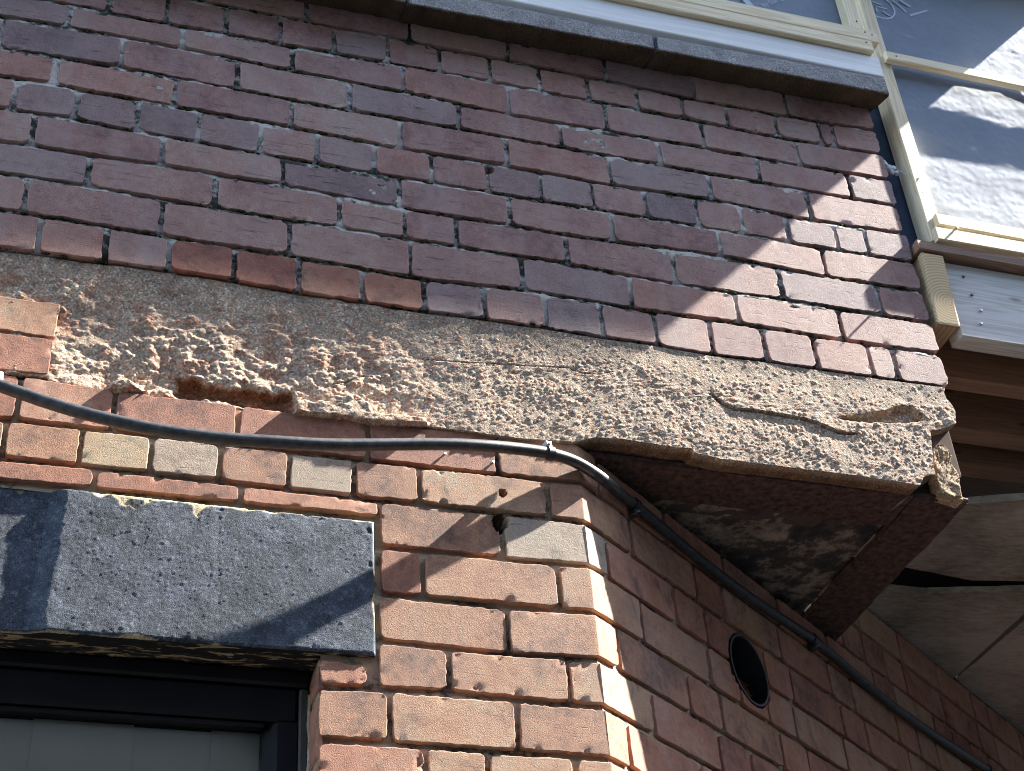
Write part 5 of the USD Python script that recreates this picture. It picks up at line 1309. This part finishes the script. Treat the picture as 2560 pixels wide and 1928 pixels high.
# ------------------------------------------------------------------ timber frame on the parapet
single("timber_board", plank(-0.5, 0.826, -0.0825, 0.02, 1.340, 1.407, 0, 0.001), PRIMED, "smooth white board lying on the coping stones", "timber board")
single("timber_batten", plank(-0.4, 0.810, -0.0950, -0.0705, 1.4095, 1.4455, 0, 0.0008), PINE_X, "lower of the two pale battens stacked above the white board", "timber batten")
single("timber_batten", plank(-0.4, 0.832, -0.0945, -0.0705, 1.4470, 1.4860, 0, 0.0008), PINE_X, "upper of the two pale battens stacked above the white board", "timber batten")
single("timber_batten", plank(0.768, 0.803, -0.0900, -0.0620, 1.4872, 1.98, 2, 0.0015), PINE_Z, "short upright batten standing on the stacked pale battens", "timber batten")
single("timber_stud", plank(0.8755, 0.9115, -0.0180, 0.0300, 0.902, 2.02, 2, 0.0015), PINE_Z, "tall upright timber stud right of the coping stone end", "timber stud")
single("timber_batten", plank(0.892, 1.75, -0.0360, -0.0185, 1.474, 1.502, 0, 0.001), PINE_X, "single batten crossing the grey membrane at the right edge", "timber batten")
single("timber_batten", plank(0.893, 1.75, -0.0350, -0.0185, 0.938, 0.972, 0, 0.001), PINE_X, "upper sunlit batten at the foot of the tall stud", "timber batten")
single("timber_batten", plank(0.880, 1.75, -0.0355, -0.0185, 0.893, 0.930, 0, 0.001), PINE_X, "lower sunlit batten at the foot of the tall stud", "timber batten")
single("timber_rail", plank(0.828, 1.75, -0.0285, 0.05, 0.860, 0.8865, 0, 0.001), OLD, "shaded brown rail capping the wide planed board", "timber rail")
def leaning_end():
    p = np.array(box(0.832, 0.888, -0.0250, -0.0050, 0.669, 0.856, 0.004).vertices)
    fr_ = p[:, 1] < -0.015
    p[fr_, 1] += 0.0150 * np.clip((0.856 - p[fr_, 2]) / 0.187, 0, 1)
    return trimesh.convex.convex_hull(p)


LED = thing("timber_beam", "squared timber beam end showing growth rings against the brick corner", "timber beam")
ENDGRAIN = look("end_grain", {
    "g": ("geometry", {}), "m": ("mapping", {"mapping_type": "point", "location": (-0.872, 0.0, -0.728 - LIFT)}), "sc": ("vector_math", {"math_type": "multiply", "vector2": (1.0, 0.0, 1.0)}),
    "n": ("noise_texture", {"scale": 12.0, "detail": 3.0}), "len": ("vector_math", {"math_type": "length"}), "k": ("math", {"math_type": "multiply_add", "value2": 900.0}), "nz": ("math", {"math_type": "multiply", "value2": 9.0}),
    "s": ("math", {"math_type": "sine"}), "s1": ("math", {"math_type": "multiply_add", "value2": 0.32, "value3": 0.5}), "r": ("rgb_ramp", {"ramp": [(0.1, (0.33, 0.235, 0.12)), (0.9, (0.52, 0.41, 0.25))]}),
    "p": ("principled_bsdf", {"roughness": 0.8, "specular_ior_level": 0.15})},
    [("g.position", "m.vector"), ("m.vector", "sc.vector1"), ("sc.vector", "len.vector1"), ("g.position", "n.vector"), ("n.fac", "nz.value1"), ("nz.value", "k.value3"), ("len.value", "k.value1"), ("k.value", "s.value1"), ("s.value", "s1.value1"), ("s1.value", "r.fac"), ("r.color", "p.base_color")])
part(LED, "end_face", leaning_end(), ENDGRAIN)
part(LED, "length", box(0.833, 0.887, -0.0050, 1.2, 0.670, 0.855, 0.003), wood("ledger_side", (0.45, 0.33, 0.19), (0.30, 0.20, 0.11), 1))
single("timber_board", plank(0.8905, 1.9, -0.0045, 0.040, 0.650, 0.856, 0, 0.001), BOARD, "wide planed grey-white board right of the ringed beam end", "timber board")
for y0, y1, z, label in ((0.132, 0.176, 0.652, "first reddish joist behind the wide planed board, seen from below"), (0.298, 0.354, 0.650, "second reddish joist behind the wide planed board, seen from below"), (0.418, 0.474, 0.648, "third reddish joist, nearest the ceiling boards")):
    single("floor_joist", plank(0.889, 2.0, y0, y1, z, z + 0.20, 0, 0.001), JOIST, label, "floor joist", "joists behind the planed board")
single("floor_deck", box(0.83, 2.2, 0.02, 1.4, 0.84, 0.86), wood("deck_sheet", (0.10, 0.075, 0.06), (0.06, 0.045, 0.04), 0), "dark floor sheeting lying over the reddish joists", "floor deck")
# screws
for x, z, label in ((0.938, 0.820, "dark screw in the planed board, uppermost of three"), (0.945, 0.770, "dark screw in the planed board, middle of three"), (0.955, 0.728, "dark screw in the planed board, above the bright nail"), (0.945, 0.690, "bright nail head low on the planed board")):
    m = trimesh.creation.cylinder(radius=0.0032, height=0.006, sections=14)
    m.apply_transform(trimesh.geometry.align_vectors([0, 0, 1], [0, -1.0, 0.1]))
    m.apply_translation([x, -0.0055, z])
    single("screw", m, NAIL if "bright" in label else BLACKCLIP, label, "screw", smooth=40)
m = trimesh.creation.cylinder(radius=0.0025, height=0.024, sections=12)
m.apply_transform(trimesh.geometry.align_vectors([0, 0, 1], [0.3, -1.0, 0.2]))
m.apply_translation([0.921, -0.040, 0.920])
single("nail", m, NAIL, "nail half driven into the lower sunlit batten", "nail", smooth=40)

for x, y, z, label in ((0.795, -0.0952, 1.436, "nail head at the end of the lower stacked batten"), (0.818, -0.0947, 1.470, "nail head at the end of the upper stacked batten"), (0.800, -0.0947, 1.474, "second nail head from the end of the upper stacked batten"),
                       (0.918, -0.0362, 1.488, "nail head at the left end of the batten crossing the membrane"), (0.890, -0.0182, 1.050, "nail head low on the tall stud"), (0.790, -0.0902, 1.515, "nail head at the foot of the short upright batten")):
    m = trimesh.creation.cylinder(radius=0.0024, height=0.0016, sections=12)
    m.apply_transform(trimesh.geometry.align_vectors([0, 0, 1], [0, -1.0, 0.0]))
    m.apply_translation([x, y, z])
    single("nail", m, BLACKCLIP, label, "nail", smooth=40)

# ------------------------------------------------------------------ breather membrane
def fabric(x0, x1, z0, z1, y, amp, seed, step=0.006, tilt=0.0):
    X, Z = np.arange(x0, x1 + step / 2, step), np.arange(z0, z1 + step / 2, step)
    x, z = np.meshgrid(X, Z, indexing="ij")
    q = np.stack([x * 0.55 + z * 0.35, z * 1.15 - x * 0.3, 0 * x], -1)
    yy = y + fb(q, 11, seed, 3) * amp + fb(q, 34, seed + 1, 2) * amp * 0.35 + fb(q, 75, seed + 2, 2) * amp * 0.20 + tilt * (z - z0)
    fr_ = np.stack([x, yy, z], -1).reshape(-1, 3)
    bk = fr_ + [0, 0.0012, 0]
    n = len(fr_)
    return np.vstack([fr_, bk]), np.vstack([grid_faces(len(X), len(Z)), grid_faces(len(X), len(Z), True) + n])


MR = thing("breather_membrane", "grey-blue breather membrane with sun patches behind the tall stud", "membrane")
part(MR, "sheet", fabric(0.884, 1.80, 0.89, 2.05, -0.0020, 0.0030, 151), WRAP, smooth=True)
part(MR, "sheet", fabric(0.8160, 0.965, 0.87, 2.10, 0.036, 0.002, 157), SHADE_WRAP, smooth=True)
ML = thing("breather_membrane", "shaded blue breather membrane with pale print above the stacked battens", "membrane")
part(ML, "sheet", fabric(-0.5, 0.818, 1.36, 2.0, -0.0575, 0.0012, 161), WRAP, smooth=True)


def printed(parent, polys, o, ang, y, name):
    """Flat print on the membrane: shapely shapes in text space, turned by ang and set at o."""
    c, s = math.cos(ang), math.sin(ang)
    ms = []
    for P in polys:
        for gpoly in getattr(P, "geoms", [P]):
            m = trimesh.creation.extrude_polygon(gpoly, 0.0008, engine="earcut")
            ms.append(m)
    m = trimesh.util.concatenate(ms)
    v = np.array(m.vertices)
    m.vertices = np.stack([o[0] + c * v[:, 0] - s * v[:, 1], y - v[:, 2], o[1] + s * v[:, 0] + c * v[:, 1]], 1)
    m.fix_normals()
    part(parent, name, m, PRINT)


def text(parent, string, o, ang, y, height):
    m = meshkit.text_mesh(string, height, 0.0008)
    v = np.array(m.vertices)
    c, s = math.cos(ang), math.sin(ang)
    part(parent, "printed_words", trimesh.Trimesh(np.stack([o[0] + c * v[:, 0] - s * v[:, 1], y - v[:, 2], o[1] + s * v[:, 0] + c * v[:, 1]], 1), m.faces, process=False), PRINT)


text(ML, "by Don &", (0.566, 1.535), 0.60, -0.0600, 0.0125)
bar = lambda x0, z0, x1, z1, w_: shapely.LineString([(x0, z0), (x1, z1)]).buffer(w_, cap_style="flat")
printed(ML, [bar(0.500, 1.575, 0.536, 1.525, 0.008), shapely.Point(0.483, 1.488).buffer(0.040).difference(shapely.Point(0.483, 1.488).buffer(0.028))], (0, 0), 0.0, -0.0600, "printed_mark")
ringp = shapely.Point(0.938, 1.715).buffer(0.048, 24).difference(shapely.Point(0.938, 1.715).buffer(0.0435, 24))
chev = [bar(0.923, 1.729, 0.952, 1.722, 0.0018), bar(0.930, 1.712, 0.963, 1.711, 0.0018), bar(0.932, 1.712, 0.929, 1.690, 0.0018), bar(0.946, 1.697, 0.968, 1.684, 0.0018)]
printed(MR, [ringp] + chev, (0, 0), 0.0, -0.0040, "printed_logo")
printed(MR, [bar(0.990, 1.752, 1.018, 1.716, 0.0025), bar(1.026, 1.705, 1.085, 1.742, 0.0030), bar(1.010, 1.760, 1.036, 1.742, 0.004)], (0, 0), 0.0, -0.0040, "printed_mark")
single("loose_strap", tube(np.array([(x_, -0.0065 - 0.001 * math.sin(5 * x_), 1.520 + 0.004 * math.sin(3 * x_) - 0.010 * (x_ - 0.9)) for x_ in np.linspace(0.905, 1.7, 40)]), 0.0022, 6), DARK, "thin dark tape edge running along the membrane above the single batten", "tape", smooth=True)

# ------------------------------------------------------------------ scraps at the brick corner
lumps = []
for x_, y_, z_, r in ((0.823, 0.004, 1.142, 0.009), (0.834, 0.004, 1.132, 0.008), (0.846, 0.004, 1.134, 0.007), (0.842, 0.004, 1.120, 0.006), (0.852, 0.004, 1.121, 0.006)):
    s_ = trimesh.creation.icosphere(subdivisions=3, radius=r)
    v = np.array(s_.vertices)
    v *= 1 + 0.55 * fb(v + [x_, y_, z_], 110, 171, 3)[:, None]
    s_.vertices = v + [x_, y_, z_]
    lumps.append(s_)
single("foam_scrap", trimesh.util.concatenate(lumps), FOAM, "white scrap of foam caught at the purple brick corner", "foam scrap", smooth=True)
single("thread", tube(np.array([(0.832 + 0.06 * t_, -0.004 - 0.016 * t_, 1.137 - 0.047 * t_ - 0.006 * math.sin(3.1 * t_)) for t_ in np.linspace(0, 1, 12)]), 0.0007, 6), THREAD, "fine pale thread from the foam scrap to the tall stud", "thread")

# ------------------------------------------------------------------ unseen eave above the view, placed to shade the upper wall
single("roof_eave", box(-3.0, 1.55, -0.19, 0.10, 1.945, 1.945 + 0.16, 0.004), PRIMED, "white boarded eave, unseen above the picture, placed to shade the upper wall", "roof eave")

# ------------------------------------------------------------------ unseen building behind the camera, placed to cut the sky light
UNSEEN_HOUSE = thing("house", "plain rendered building, unseen behind the viewer, placed to cut sky light", "house")
RENDERED = plain("grey_render", (0.13, 0.125, 0.12), rough=0.9, spec=0.1, vary=0.12, scale=2.0)
HY, HT = -3.6, 6.2 - LIFT
part(UNSEEN_HOUSE, "wall", box(-9.0, 9.0, HY - 5.0, HY, -LIFT, HT, 0.01), RENDERED)
part(UNSEEN_HOUSE, "roof", extruded(shapely.Polygon([(-9.3, HY - 5.2), (9.3, HY - 5.2), (9.3, HY + 0.15), (-9.3, HY + 0.15)]), HT, HT + 0.2), plain("dark_roof_edge", (0.06, 0.06, 0.065), rough=0.8))
for wx in (-6.0, -3.2, 0.4, 3.4, 6.2):
    for wz in (-1.9, 1.2):
        w_ = part(UNSEEN_HOUSE, "window", box(wx - 0.5, wx + 0.5, HY - 0.01, HY + 0.03, wz, wz + 1.25, 0.01), FRAME_SIDE)
        part(w_, "pane", box(wx - 0.42, wx + 0.42, HY + 0.031, HY + 0.034, wz + 0.08, wz + 1.17, 0.001), FRAME)


ADDED_END_HOUSE = thing("house", "grey rendered building added out of view to the right, to shade the ground", "house")  # added out of view, keeps sun off the ground to cut bounce
part(ADDED_END_HOUSE, "wall", box(6.3, 12.0, -3.55, 6.0, -LIFT, 4.9 - LIFT, 0.01), RENDERED)
part(ADDED_END_HOUSE, "roof", box(6.2, 12.2, -3.58, 6.2, 4.91 - LIFT, 5.05 - LIFT, 0.01), plain("slate_roof_edge", (0.05, 0.05, 0.055), rough=0.8))
for wy in (-2.2, 0.6, 3.4):
    for wz in (-1.9, 1.2):
        w_ = part(ADDED_END_HOUSE, "window", box(6.27, 6.31, wy - 0.5, wy + 0.5, wz, wz + 1.25, 0.01), FRAME_SIDE)
        part(w_, "pane", box(6.266, 6.269, wy - 0.42, wy + 0.42, wz + 0.08, wz + 1.17, 0.001), FRAME)
